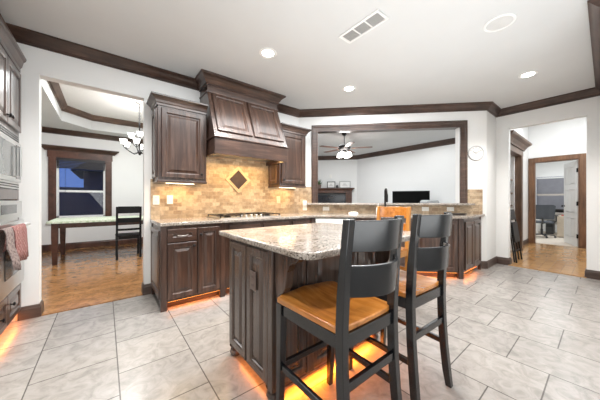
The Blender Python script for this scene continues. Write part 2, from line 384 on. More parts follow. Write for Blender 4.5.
# backsplash (structure): travertine on wall A and the diagonal wall
m = MB().prism([(0.44, 0.92), (2.78, 0.92), (2.78, 1.42), (2.13, 1.42), (2.13, 1.80), (1.02, 1.80), (1.02, 1.42), (0.44, 1.42)], YA - 0.012, YA, 'y')
struct('wall_backsplash', m, M_trav, 'tan travertine brick tile behind the cooktop')
m = MB().box(0.0, 0.245, -0.012, 0, 0.92, 1.40).box(0.245, 2.9, -0.012, 0, 0.92, 1.07).box(2.895, 3.14, -0.012, 0, 0.92, 1.34)
struct('wall_backsplash_bar', m, M_trav, 'pale travertine tile below the bar ledge', loc=dloc(), rotz=DROT)
med = thing('tile_medallion', 'brown diamond tile medallion with tan border above the cooktop', 'tile medallion', (1.597, YA - 0.012, 1.47))
def diamond(r0, r1, y0, y1, mb):
    rings = []
    for a in range(4):
        an = radians(90 * a); c, s_ = cos(an), sin(an)
        rings.append([(c * r1, y0, s_ * r1), (c * r1, y1, s_ * r1), (c * r0, y1, s_ * r0), (c * r0, y0, s_ * r0)])
    return mb.loft(rings, True, True)
diamond(0.148, 0.205, 0, -0.012, MB()).build('tile_border', M_stack, med)
MB().prism([(0.15, 0), (0, 0.15), (-0.15, 0), (0, -0.15)], 0, -0.008, 'y').build('center_tile', plain('brown_stone', (0.045, 0.028, 0.023), 0.4, vary=0.25, scale=14), med)

# ------------------------------------------------------------------ cabinet parts
def door_mesh(w, h, th=0.022, st=0.058):
    m = MB(); t = th
    st = min(st, w * 0.24)
    prof = [(0.0, 0.0), (0.0, -t + 0.004), (0.004, -t), (st - 0.012, -t), (st - 0.004, -t + 0.005), (st, -t + 0.013), (st + 0.010, -t + 0.013), (min(st + 0.036, w * 0.42), -t + 0.002)]
    rings = [[(i, y, i), (w - i, y, i), (w - i, y, h - i), (i, y, h - i)] for i, y in prof]
    return m.loft(rings)
def knob_mesh():
    return MB().lathe([(0.009, 0), (0.006, 0.008), (0.006, 0.014), (0.015, 0.020), (0.016, 0.026), (0.010, 0.031), (0.0, 0.032)], 12, m=Matrix.Rotation(radians(90), 4, 'X'))
def add_door(parent, x, z, w, h, y, mat, name='door', knob=None, th=0.022, rotz=0, drawer_handle=False):
    d = door_mesh(w, h, th).build(name, mat, parent, loc=(x, y, z), rotz=rotz, smooth=True, angle=18)
    if knob: knob_mesh().build('knob', M_iron, d, loc=(knob[0], -th, knob[1]), smooth=True)
    if drawer_handle:
        c = w / 2; zz = h / 2
        hm = MB().tube([(c - 0.05, -th, zz), (c - 0.048, -th - 0.022, zz), (c - 0.02, -th - 0.03, zz - 0.004), (c + 0.02, -th - 0.03, zz - 0.004), (c + 0.048, -th - 0.022, zz), (c + 0.05, -th, zz)], 0.005, 8)
        hm.build('handle', M_nickel, d, smooth=True)
    return d
def led(parent, mb, mat=None): return mb.build('led_strip', mat or M_led, parent)
AMBER = (1.0, 0.24, 0.015)

# --- base cabinet by the dining opening
YF = 2.87
bc = thing('base_cabinet', 'walnut base cabinet with one drawer and two doors beside the dining opening', 'cabinet', (0.458, YF, 0))
m = MB().box(0, 0.675, 0.0, 0.645, 0.085, 0.885)
m.build('body', M_cab, bc)
MB().box(0.02, 0.66, 0.08, 0.10, 0.0, 0.085).build('toe_kick', M_base, bc)
for x in (0.0, 0.622):
    MB().prism([(x - 0.012, -0.012), (x + 0.048, -0.012), (x + 0.048, 0.05), (x - 0.012, 0.05)], 0.0, 0.885).build('corner_post', M_cab, bc, bevel=0.004)
add_door(bc, 0.05, 0.715, 0.292, 0.135, 0, M_cab_h, 'drawer', drawer_handle=True)
add_door(bc, 0.05, 0.115, 0.292, 0.585, 0, M_cab, 'door', knob=(0.26, 0.545))
add_door(bc, 0.358, 0.115, 0.245, 0.735, 0, M_cab, 'door', knob=(0.025, 0.66))
door_mesh(0.56, 0.72).build('end_panel', M_cab, bc, loc=(0.0, 0.61, 0.115), rotz=radians(-90), smooth=True, angle=18)
MB().box(-0.012, 0.012, 0.595, 0.645, 0, 0.885).build('end_stile', M_cab, bc, bevel=0.003)
led(bc, MB().box(0.06, 0.63, 0.006, 0.018, 0.0805, 0.0845))
lamp('toe_lamp', 'AREA', (0.345, 0.012, 0.080), 0.8, AMBER, 0.56, 0.02, rot=(radians(15), 0, 0), parent=bc)
# --- cooktop base cabinet
cc = thing('cooktop_cabinet', 'walnut base cabinet with wide drawers under the cooktop', 'cabinet', (1.135, YF, 0))
MB().box(0, 0.97, 0.0, 0.645, 0.085, 0.885).build('body', M_cab, cc)
MB().box(0.0, 0.97, 0.08, 0.10, 0, 0.085).build('toe_kick', M_base, cc)
for x in (0.05, 0.52):
    add_door(cc, x, 0.715, 0.42, 0.135, 0, M_cab_h, 'drawer', drawer_handle=True)
    add_door(cc, x, 0.115, 0.42, 0.585, 0, M_cab, 'door', knob=(0.39 if x < 0.1 else 0.03, 0.545))
led(cc, MB().box(0.03, 0.87, 0.006, 0.018, 0.0805, 0.0845))
lamp('toe_lamp', 'AREA', (0.48, 0.012, 0.080), 1.0, AMBER, 0.8, 0.02, rot=(radians(15), 0, 0), parent=cc)
# --- corner cabinet
kc = thing('corner_cabinet', 'walnut corner base cabinet between the cooktop and the dishwasher', 'cabinet', (2.11, YF, 0))
MB().prism([(0, 0), (0.425, 0), (0.468, -0.029), (0.895, 0.398), (0.655, 0.638), (0, 0.645)], 0.085, 0.885).build('body', M_cab, kc)
MB().box(0.0, 0.40, 0.08, 0.10, 0, 0.085).build('toe_kick', M_base, kc)
add_door(kc, 0.03, 0.115, 0.34, 0.735, 0, M_cab, 'door', knob=(0.03, 0.66))
MB().box(0.395, 0.44, -0.014, 0.02, 0.0, 0.885).build('corner_post', M_cab, kc, bevel=0.003)
led(kc, MB().box(0.03, 0.38, 0.006, 0.018, 0.0805, 0.0845))
# --- diagonal run
DY = -0.63
dw = thing('dishwasher', 'white fronted dishwasher under the angled counter', 'dishwasher', (*dg(0.345, DY), 0), DROT)
MB().box(0, 0.60, 0.01, 0.60, 0.09, 0.87).build('body', M_plate, dw)
MB().box(0.005, 0.595, -0.015, 0.012, 0.10, 0.745).build('door_panel', M_plate, dw, bevel=0.004)
MB().box(0.005, 0.595, -0.018, 0.012, 0.75, 0.868).build('control_panel', M_plate, dw, bevel=0.004)
MB().tube([(0.08, -0.018, 0.72), (0.08, -0.05, 0.72), (0.52, -0.05, 0.72), (0.52, -0.018, 0.72)], 0.009, 8).build('handle', M_steel, dw, smooth=True)
MB().box(0.02, 0.58, 0.08, 0.10, 0, 0.09).build('toe_kick', M_base, dw)
sk = thing('sink_cabinet', 'walnut sink base cabinet in the middle of the angled counter', 'cabinet', (*dg(0.96, DY), 0), DROT)
MB().box(0, 0.84, 0.0, 0.60, 0.085, 0.885).build('body', M_cab, sk)
MB().box(0, 0.84, 0.08, 0.10, 0, 0.085).build('toe_kick', M_base, sk)
for x in (0.03, 0.43):
    add_door(sk, x, 0.715, 0.38, 0.135, 0, M_cab_h, 'false_drawer')
    add_door(sk, x, 0.115, 0.38, 0.585, 0, M_cab, 'door', knob=(0.35 if x < 0.1 else 0.03, 0.545))
led(sk, MB().box(0.03, 0.81, 0.006, 0.018, 0.0805, 0.0845))
lamp('toe_lamp', 'AREA', (0.42, 0.012, 0.080), 1.1, AMBER, 0.8, 0.02, rot=(radians(15), 0, 0), parent=sk)
ec = thing('end_cabinet', 'walnut end cabinet with paneled side nearest the hall opening', 'cabinet', (*dg(1.81, DY), 0), DROT)
L = 0.70   # local length of the front; the end runs back at 45 degrees (world +x)
MB().prism([(0, 0), (L, 0), (L + 0.585, 0.585), (L + 0.57, 0.60), (0, 0.60)], 0.085, 0.885).build('body', M_cab, ec)
MB().prism([(0, 0.08), (L - 0.04, 0.08), (L + 0.46, 0.58), (L + 0.43, 0.58), (L - 0.05, 0.10), (0, 0.10)], 0, 0.085).build('toe_kick', M_base, ec)
add_door(ec, 0.03, 0.115, 0.58, 0.735, 0, M_cab, 'door', knob=(0.03, 0.66))
MB().box(L - 0.062, L + 0.004, -0.014, 0.05, 0, 0.885).build('corner_post', M_cab, ec, bevel=0.004)
for k in range(2):
    s0 = 0.055 + k * 0.365
    d = door_mesh(0.345, 0.72).build('end_panel', M_cab, ec, loc=(L + s0 * R2, s0 * R2, 0.115), rotz=radians(45), smooth=True, angle=18)
    if k == 1: knob_mesh().build('knob', M_iron, d, loc=(0.172, -0.022, 0.66), smooth=True)
MB().box(-0.03, 0.012, -0.012, 0.03, 0, 0.885).build('rear_post', M_cab, ec, loc=(L + 0.56, 0.56, 0), rotz=radians(45), bevel=0.003)
led(ec, MB().box(0.03, L - 0.08, 0.006, 0.018, 0.0805, 0.0845))
lamp('toe_lamp', 'AREA', (0.32, 0.012, 0.080), 1.1, AMBER, 0.56, 0.02, rot=(radians(15), 0, 0), parent=ec)
led(ec, MB().bar((L - 0.005, 0.012, 0.082), (L + 0.46, 0.477, 0.082), 0.012, 0.01))
lamp('toe_lamp', 'AREA', (L + 0.215, 0.235, 0.079), 1.1, AMBER, 0.65, 0.02, rot=(0, 0, radians(45)), parent=ec)

# --- counters
poly = [(0.437, YA), (0.437, 2.842), (1.10, 2.842), (1.14, 2.825), (2.545, 2.825), dg(0.34, -0.66), (4.085, 1.275), (4.12, 1.262), (5.02, 1.275), dg(3.185, 0), COR]
ct = MB().prism(poly, 0.886, 0.922).build('countertop', M_granite, bevel=0.008)
tag(ct, 'speckled granite countertop running along the range wall and angled wall', 'countertop')
lg = MB().prism([(0.16, -0.13), (2.96, -0.13), (2.96, 0.0), (2.78, 0.0), (2.78, 0.36), (0.30, 0.36), (0.30, 0.0), (0.16, 0.0)], 1.07, 1.105).build('bar_ledge', M_granite, None, dloc(), DROT, bevel=0.008)
tag(lg, 'raised granite bar ledge at the foot of the pass-through', 'bar ledge')

# --- upper cabinets
def cornice(parent, w, d, z0, z1, o, mat, sides=(1, 1), name='cornice'):
    h = z1 - z0
    pr = [(0.0, z0), (o * 0.18, z0), (o * 0.18, z0 + h * 0.22), (o * 0.30, z0 + h * 0.28), (o * 0.42, z0 + h * 0.5), (o * 0.78, z0 + h * 0.74), (o * 0.9, z0 + h * 0.80), (o, z0 + h * 0.84), (o, z1), (0, z1)]
    path = [(0, d)] * sides[0] + [(0, 0), (w, 0)] + [(w, d)] * sides[1]
    return MB().sweep(path, pr).build(name, mat, parent, smooth=True, angle=25)
def upper(name, label, x0, x1, knobx, sides):
    w = x1 - x0
    u = thing(name, label, 'cabinet', (x0, 3.20, 1.395))
    MB().box(0, w, 0, YA - 3.20, 0, 0.86).build('body', M_cab, u)
    add_door(u, 0.035, 0.03, w - 0.07, 0.80, 0, M_cab, 'door', knob=(knobx, 0.055))
    MB().box(-0.008, w + 0.008, -0.008, YA - 3.20, -0.028, 0.0).build('light_rail', M_cab_h, u, bevel=0.004)
    u2 = cornice(u, w, YA - 3.20, 0.855, 0.965, 0.075, M_cab_h, sides)
    door_mesh(0.27, 0.80).build('side_panel', M_cab, u, loc=(0.0, 0.30, 0.03), rotz=radians(-90), smooth=True, angle=18)
    MB().box(w * 0.2, w * 0.8, 0.14, 0.17, -0.030, -0.0285).build('puck_light', M_ledw, u)
    lamp('undercabinet_lamp', 'AREA', (w / 2, 0.17, -0.034), 1.5, (1.0, 0.64, 0.28), w * 0.6, 0.06, parent=u)
    return u
upper('upper_cabinet', 'walnut upper cabinet between the dining opening and the range hood', 0.472, 1.015, 0.44, (1, 0))
upper('upper_cabinet', 'walnut upper cabinet between the range hood and the pass-through', 2.14, 2.675, 0.03, (0, 1))

# --- range hood
hd = thing('range_hood', 'walnut range hood with two raised panels over the cooktop', 'range hood', (1.575, YA, 0))
hw, top_y, bot_y = 0.54, -0.29, -0.58
z0, z1, z2 = 1.725, 1.925, 2.60
MB().box(-hw, hw, bot_y, bot_y + 0.03, z0, z1).box(-hw, -hw + 0.03, bot_y + 0.03, 0, z0, z1).box(hw - 0.03, hw, bot_y + 0.03, 0, z0, z1).build('apron', M_cab_h, hd, bevel=0.005)
MB().box(-hw - 0.014, hw + 0.014, bot_y - 0.014, 0, z1, z1 + 0.022).build('apron_molding', M_cab_h, hd, bevel=0.006)
MB().prism([(bot_y, z1 + 0.02), (0, z1 + 0.02), (0, z2), (top_y, z2)], -hw, hw, 'x').build('canopy', M_cab, hd)
MB().box(-hw, hw, top_y - 0.012, 0, z2 - 0.02, H - 0.03).build('frieze', M_cab_h, hd, bevel=0.003)
pr = [(0.0, H - 0.125), (0.016, H - 0.125), (0.016, H - 0.105), (0.03, H - 0.095), (0.05, H - 0.06), (0.085, H - 0.03), (0.095, H - 0.025), (0.10, H - 0.018), (0.10, H - 0.0005), (0, H - 0.0005)]
MB().sweep([(-hw, 0), (-hw, top_y - 0.012), (hw, top_y - 0.012), (hw, 0)], pr).build('crown', M_cab_h, hd, smooth=True, angle=25)
MB().box(-hw - 0.012, hw + 0.012, top_y - 0.024, 0, z2 - 0.035, z2 - 0.015).build('frieze_bead', M_cab_h, hd, bevel=0.005)
slant = math.atan2(top_y - bot_y, z2 - z1)
sl_len = sqrt((z2 - z1 - 0.02) ** 2 + (top_y - bot_y) ** 2)
for x in (-hw + 0.05, 0.015):
    d = door_mesh(hw - 0.065, sl_len - 0.13, 0.02).build('panel', M_cab, hd, smooth=True, angle=18)
    d.location = (x, bot_y + sin(slant) * 0.075, z1 + 0.02 + cos(slant) * 0.075); d.rotation_euler = (-slant, 0, 0)
MB().box(-hw + 0.03, hw - 0.03, bot_y + 0.03, 0, z0 + 0.06, z0 + 0.075).build('filter_panel', M_steel, hd)
MB().box(-0.35, 0.35, bot_y + 0.10, bot_y + 0.13, z0 + 0.05, z0 + 0.0595).build('lamp_strip', M_ledw, hd)
lamp('hood_lamp', 'AREA', (0, -0.30, z0 + 0.045), 8.5, (1.0, 0.64, 0.25), 0.8, 0.12, rot=(radians(-12), 0, 0), parent=hd)

# --- cooktop
ck = thing('cooktop', 'stainless gas cooktop with black grates set in the granite counter', 'cooktop', (1.55, 3.20, 0.922))
MB().prism(arc_rect(-0.457, 0.457, -0.26, 0.26, 0.02), 0, 0.012).build('pan', M_steel, ck, bevel=0.004)
for bx in (-0.30, 0.0, 0.30):
    for by in (-0.11, 0.13):
        if bx == 0 and by < 0: continue
        MB().lathe([(0.045, 0.012), (0.045, 0.022), (0.034, 0.024), (0.034, 0.031), (0.0, 0.033)], 16, (bx, by, 0)).build('burner', M_iron, ck, smooth=True)
for bx in (-0.30, 0.0, 0.30):
    g = MB(); w_ = 0.14
    g.box(bx - w_, bx + w_, -0.235 if bx else -0.02, -0.223 if bx else -0.008, 0.034, 0.044).box(bx - w_, bx + w_, 0.223, 0.235, 0.034, 0.044)
    y0 = -0.235 if bx else -0.02
    for xx in (bx - w_, bx - 0.006, bx + w_ - 0.012): g.box(xx, xx + 0.012, y0, 0.235, 0.033, 0.043)
    g.box(bx - w_, bx + w_, 0.0, 0.012, 0.033, 0.043)
    for xx in (bx - w_, bx + w_ - 0.012):
        for yy in (y0, 0.223): g.box(xx, xx + 0.012, yy, yy + 0.012, 0.012, 0.040)
    g.build('grate', M_iron, ck)
for k in range(5):
    MB().lathe([(0.021, 0.012), (0.020, 0.036), (0.016, 0.041), (0.0, 0.041)], 14, (-0.15 + 0.075 * k, -0.20, 0)).build('knob', M_steel, ck, smooth=True)

# --- tall oven cabinet on the west wall (faces +x): local -y is world +x  -> rotz = 90deg
oc = thing('oven_cabinet', 'tall walnut cabinet housing the microwave and the oven', 'cabinet', (-0.65, 2.64, 0), radians(90))
ow = YA - 2.64     # local x runs along world +y
m = MB().box(0, ow, 0.0, 0.72, 0.085, 0.40).box(0, ow, 0, 0.72, 1.765, 2.395).box(0, 0.055, 0, 0.72, 0.40, 1.765).box(ow - 0.055, ow, 0, 0.72, 0.40, 1.765).box(0.055, ow - 0.055, 0.70, 0.72, 0.40, 1.765)
m.box(0.055, ow - 0.055, 0, 0.60, 1.165, 1.255)
m.build('body', M_cab, oc)
MB().box(0, ow, 0.07, 0.09, 0, 0.085).build('toe_kick', M_base, oc)
add_door(oc, 0.03, 1.80, ow / 2 - 0.035, 0.56, 0, M_cab, 'door', knob=(ow / 2 - 0.06, 0.06))
add_door(oc, ow / 2 + 0.005, 1.80, ow / 2 - 0.035, 0.56, 0, M_cab, 'door', knob=(0.03, 0.06))
d = add_door(oc, 0.03, 0.115, ow / 2 - 0.035, 0.25, 0, M_cab_h, 'drawer', knob=(ow / 4 - 0.02, 0.125))
d = add_door(oc, ow / 2 + 0.005, 0.115, ow / 2 - 0.035, 0.25, 0, M_cab_h, 'drawer', knob=(0.06, 0.16))
MB().sweep([(0, 0.72), (0, 0), (ow - 0.003, 0)], [(0, 2.39), (0.012, 2.39), (0.012, 2.425), (0.022, 2.44), (0.034, 2.49), (0.048, 2.505), (0.052, 2.525), (0, 2.525)]).build('cornice', M_cab_h, oc, smooth=True, angle=25)
led(oc, MB().box(0.03, ow - 0.03, 0.006, 0.018, 0.0805, 0.0845))
lamp('toe_lamp', 'AREA', (ow / 2, 0.012, 0.080), 1.0, AMBER, 0.8, 0.02, rot=(radians(10), 0, 0), parent=oc)
mw = thing('microwave', 'built-in stainless microwave above the wall oven', 'microwave', (-0.65, 2.70, 1.26), radians(90))
aw = ow - 0.12
MB().box(0, aw, -0.012, 0.55, 0.0, 0.50).build('trim_kit', M_steel, mw, bevel=0.003)
for z in (0.015, 0.035, 0.44, 0.46, 0.48): MB().box(0.02, aw - 0.02, -0.016, -0.010, z, z + 0.009).build('vent_slot', M_slot, mw)
MB().box(0.03, aw - 0.03, -0.030, -0.010, 0.06, 0.42).build('door', M_steel, mw, bevel=0.004)
MB().box(0.10, aw - 0.24, -0.034, -0.028, 0.10, 0.38).build('door_window', M_ovenglass, mw)
MB().box(aw - 0.19, aw - 0.06, -0.034, -0.028, 0.09, 0.39).build('control_panel', M_ovenglass, mw)
MB().tube([(aw - 0.215, -0.03, 0.11), (aw - 0.215, -0.06, 0.11), (aw - 0.215, -0.06, 0.37), (aw - 0.215, -0.03, 0.37)], 0.009, 8).build('handle', M_steel, mw, smooth=True)
ov = thing('built_in_oven', 'built-in stainless wall oven below the microwave', 'oven', (-0.65, 2.70, 0.40), radians(90))
MB().box(0, aw, -0.005, 0.58, 0.0, 0.755).build('body', M_steel, ov)
MB().box(0.0, aw, -0.030, -0.003, 0.60, 0.755).build('control_panel', M_steel, ov, bevel=0.004)
MB().box(0.18, aw - 0.18, -0.033, -0.029, 0.645, 0.72).build('display', M_dkglass, ov)
od = MB().box(0.0, aw, -0.045, -0.003, 0.0, 0.575).build('door', M_steel, ov, bevel=0.005)
MB().box(0.19, aw - 0.19, -0.049, -0.044, 0.13, 0.42).build('door_window', M_dkglass, od)
MB().tube([(0.05, -0.045, 0.535), (0.05, -0.085, 0.535), (aw - 0.05, -0.085, 0.535), (aw - 0.05, -0.045, 0.535)], 0.011, 10).build('handle', M_steel, od, smooth=True)
# towels over the handle (bar at world x = -0.565, z = 0.935)
def towel(name, label, mat, y0, y1, zb, lean, front):
    nx = 18; top = 0.9495
    rows = []
    prof = [(-0.040, zb + 0.10), (-0.028, top - 0.12), (-0.018, top - 0.03), (-0.010, top), (0.002, top + 0.006), (0.014, top), (0.022, top - 0.04), (0.026, top - 0.14), (0.030 + lean, zb + 0.08), (0.034 + lean * 1.4, zb)]
    m_ = MB(); th = 0.006
    rings = []
    for j, (dx, z) in enumerate(prof):
        ring = []
        for i in range(nx + 1):
            t = i / nx; k = abs(j - 4) / 5.0
            ring.append(Vector((-0.565 + dx + 0.006 * k * sin(t * 15 + j * 0.4) * (1 if j > 4 else 0.3), y0 + (y1 - y0) * t + (0.012 * sin(j * 1.1) if i in (0, nx) else 0), z + 0.012 * k * sin(t * 5 + 1) * (j > 6))))
        rings.append(ring)
    nn = nx + 1
    vs = [p for r in rings for p in r]
    fs = [(j * nn + i, j * nn + i + 1, (j + 1) * nn + i + 1, (j + 1) * nn + i) for j in range(len(rings) - 1) for i in range(nx)]
    m_.add(vs, fs)
    o = m_.build(name, mat, smooth=True, angle=180)
    s_ = o.modifiers.new('solid', 'SOLIDIFY'); s_.thickness = 0.006; s_.offset = 0.0
    tag(o, label, 'towel', 'dish towels on the oven handle')
    return o
towel('dish_towel', 'red and white checked dish towel hanging on the oven handle', M_towred, 2.83, 3.20, 0.665, 0.0, True)
towel('dish_towel', 'grey brown patterned dish towel hanging on the oven handle', M_towgrey, 2.63, 2.81, 0.645, 0.02, True)

# --- island
isl = thing('kitchen_island', 'paneled walnut island cabinet carrying the speckled granite top', 'island', (0.74, 1.18, 0))
IW, ID = 1.05, 0.60
MB().box(0, IW, 0, ID, 0.075, 0.885).build('body', M_isl, isl)
MB().box(0.06, IW - 0.06, 0.06, ID - 0.06, 0, 0.075).build('toe_kick', M_base, isl)
for k in range(2):
    door_mesh(0.262, 0.765, 0.016).build('end_panel', M_isl, isl, loc=(0.0, ID - 0.026 - k * 0.282, 0.095), rotz=radians(-90), smooth=True, angle=18)
for x, w_ in ((0.06, 0.185), (0.305, 0.44), (0.805, 0.185)):
    door_mesh(w_, 0.765, 0.014, 0.04).build('front_panel', M_isl, isl, loc=(x, 0.0, 0.095), smooth=True, angle=18)
for x in (0.0, 0.248, 0.748, IW - 0.055):
    MB().box(x - 0.002, x + 0.055, -0.020, 0.012, 0.075, 0.885).build('pilaster', M_isl, isl, bevel=0.004)
MB().box(-0.014, 0.01, -0.02, 0.03, 0.075, 0.885).build('corner_stile', M_isl, isl, bevel=0.004)
for x, y in ((0.0, 0.0), (0.0, ID), (IW, 0.0), (IW, ID)):
    cx = 0.045 if x == 0 else IW - 0.045; cy = 0.04 if y == 0 else ID - 0.04
    MB().lathe([(0.030, 0), (0.040, 0.010), (0.046, 0.028), (0.040, 0.046), (0.028, 0.054), (0.040, 0.062), (0.048, 0.076)], 18, (cx - 0.012 if x == 0 else cx, cy - 0.008 if y == 0 else cy, 0)).build('foot', M_isl, isl, smooth=True)
corb = [(0, 0.885), (-0.215, 0.885), (-0.215, 0.865), (-0.195, 0.845), (-0.165, 0.835), (-0.135, 0.815), (-0.115, 0.78), (-0.11, 0.735), (-0.10, 0.69), (-0.075, 0.655), (-0.055, 0.645), (-0.035, 0.625), (-0.03, 0.60), (-0.012, 0.585), (0, 0.585)]
for x in (0.0, IW - 0.062):
    MB().prism(corb, x + 0.004, x + 0.052, 'x').build('corbel', M_isl, isl, loc=(0, -0.02, 0), bevel=0.004)
led(isl, MB().box(0.045, 0.055, 0.10, ID - 0.10, 0.062, 0.072))
led(isl, MB().box(0.10, IW - 0.10, 0.045, 0.055, 0.062, 0.072))
lamp('toe_lamp', 'AREA', (0.04, ID / 2, 0.068), 0.25, AMBER, 0.02, 0.42, rot=(0, radians(55), 0), parent=isl)
lamp('toe_lamp', 'AREA', (IW / 2, 0.035, 0.068), 8.0, AMBER, 0.85, 0.03, rot=(radians(-80), 0, 0), parent=isl)
lamp('toe_lamp', 'AREA', (IW / 2, ID - 0.035, 0.068), 0.8, AMBER, 1.0, 0.03, rot=(radians(55), 0, 0), parent=isl)
it = MB().prism([p_ for c_ in ((1.83, 1.885, -1, -1, 0.03, 0), (0.688, 1.885, 1, -1, 0.02, 90), (0.688, 0.815, 1, 1, 0.085, 180), (1.83, 0.815, -1, 1, 0.10, 270)) for p_ in [(c_[0] + c_[2] * c_[4] + c_[4] * cos(radians(c_[5] + 11.25 * i)), c_[1] + c_[3] * c_[4] + c_[4] * sin(radians(c_[5] + 11.25 * i))) for i in range(9)]], 0.886, 0.922).build('island_countertop', M_granite, bevel=0.010, seg=3)
tag(it, 'speckled granite slab on the island with rounded corners', 'countertop')

# --- outlets
def outlet(name, label, loc, rotz, mat=M_plate, w=0.072, h=0.115, group='wall outlets', slots=True, slotmat=M_slot):
    o = thing(name, label, 'outlet', loc, rotz, group)
    MB().box(-w / 2, w / 2, -0.007, 0, -h / 2, h / 2).build('cover_plate', mat, o, bevel=0.003)
    if slots:
        for zz in (-0.026, 0.026):
            s_ = MB().prism(arc_rect(-0.016, 0.016, zz - 0.014, zz + 0.014, 0.008, 3), -0.009, -0.006, 'y').build('socket', mat, o)
            MB().box(-0.008, -0.005, -0.010, -0.0085, zz - 0.005, zz + 0.006).box(0.005, 0.008, -0.010, -0.0085, zz - 0.005, zz + 0.006).build('slot', slotmat, s_)
    else:
        MB().box(-0.016, 0.016, -0.011, -0.006, -0.032, 0.032).build('rocker', mat, o, bevel=0.002)
    return o
yb = YA - 0.012
outlet('wall_outlet', 'white outlet on the travertine closest to the dining opening', (0.50, yb, 1.16), 0)
outlet('light_switch', 'white switch on the travertine under the upper cabinet near the dining opening', (0.655, yb, 1.165), 0, slots=False)
outlet('wall_outlet', 'tan outlet on the travertine past the cooktop', (2.33, yb, 1.165), 0, plain('tan_plastic', (0.72, 0.58, 0.42), 0.4))
p = dg(0.12, -0.012)
po = outlet('wall_outlet', 'tall white outlet with plug beside the pass-through casing in the corner', (p[0], p[1], 1.06), DROT, w=0.075, h=0.18)
MB().box(-0.03, 0.03, -0.045, -0.006, 0.0, 0.075).build('plug_adapter', M_plate, po, bevel=0.006)
for k, (sx, lab) in enumerate(((0.506, 'white horizontal outlet below the bar ledge above the dishwasher'), (2.217, 'white horizontal outlet below the ledge under the television'), (2.626, 'white horizontal outlet below the ledge by the dark tray'))):
    p = dg(sx, -0.012)
    outlet('bar_outlet', lab, (p[0], p[1], 1.005), DROT, w=0.115, h=0.072, slots=False)
# outlet in the island end panel (faces world -x)
outlet('island_outlet', 'dark bronze outlet set in the island end panel', (0.720, 1.365, 0.66), radians(-90), plain('bronze_plastic', (0.15, 0.115, 0.10), 0.3, 0.3), group='island outlet')

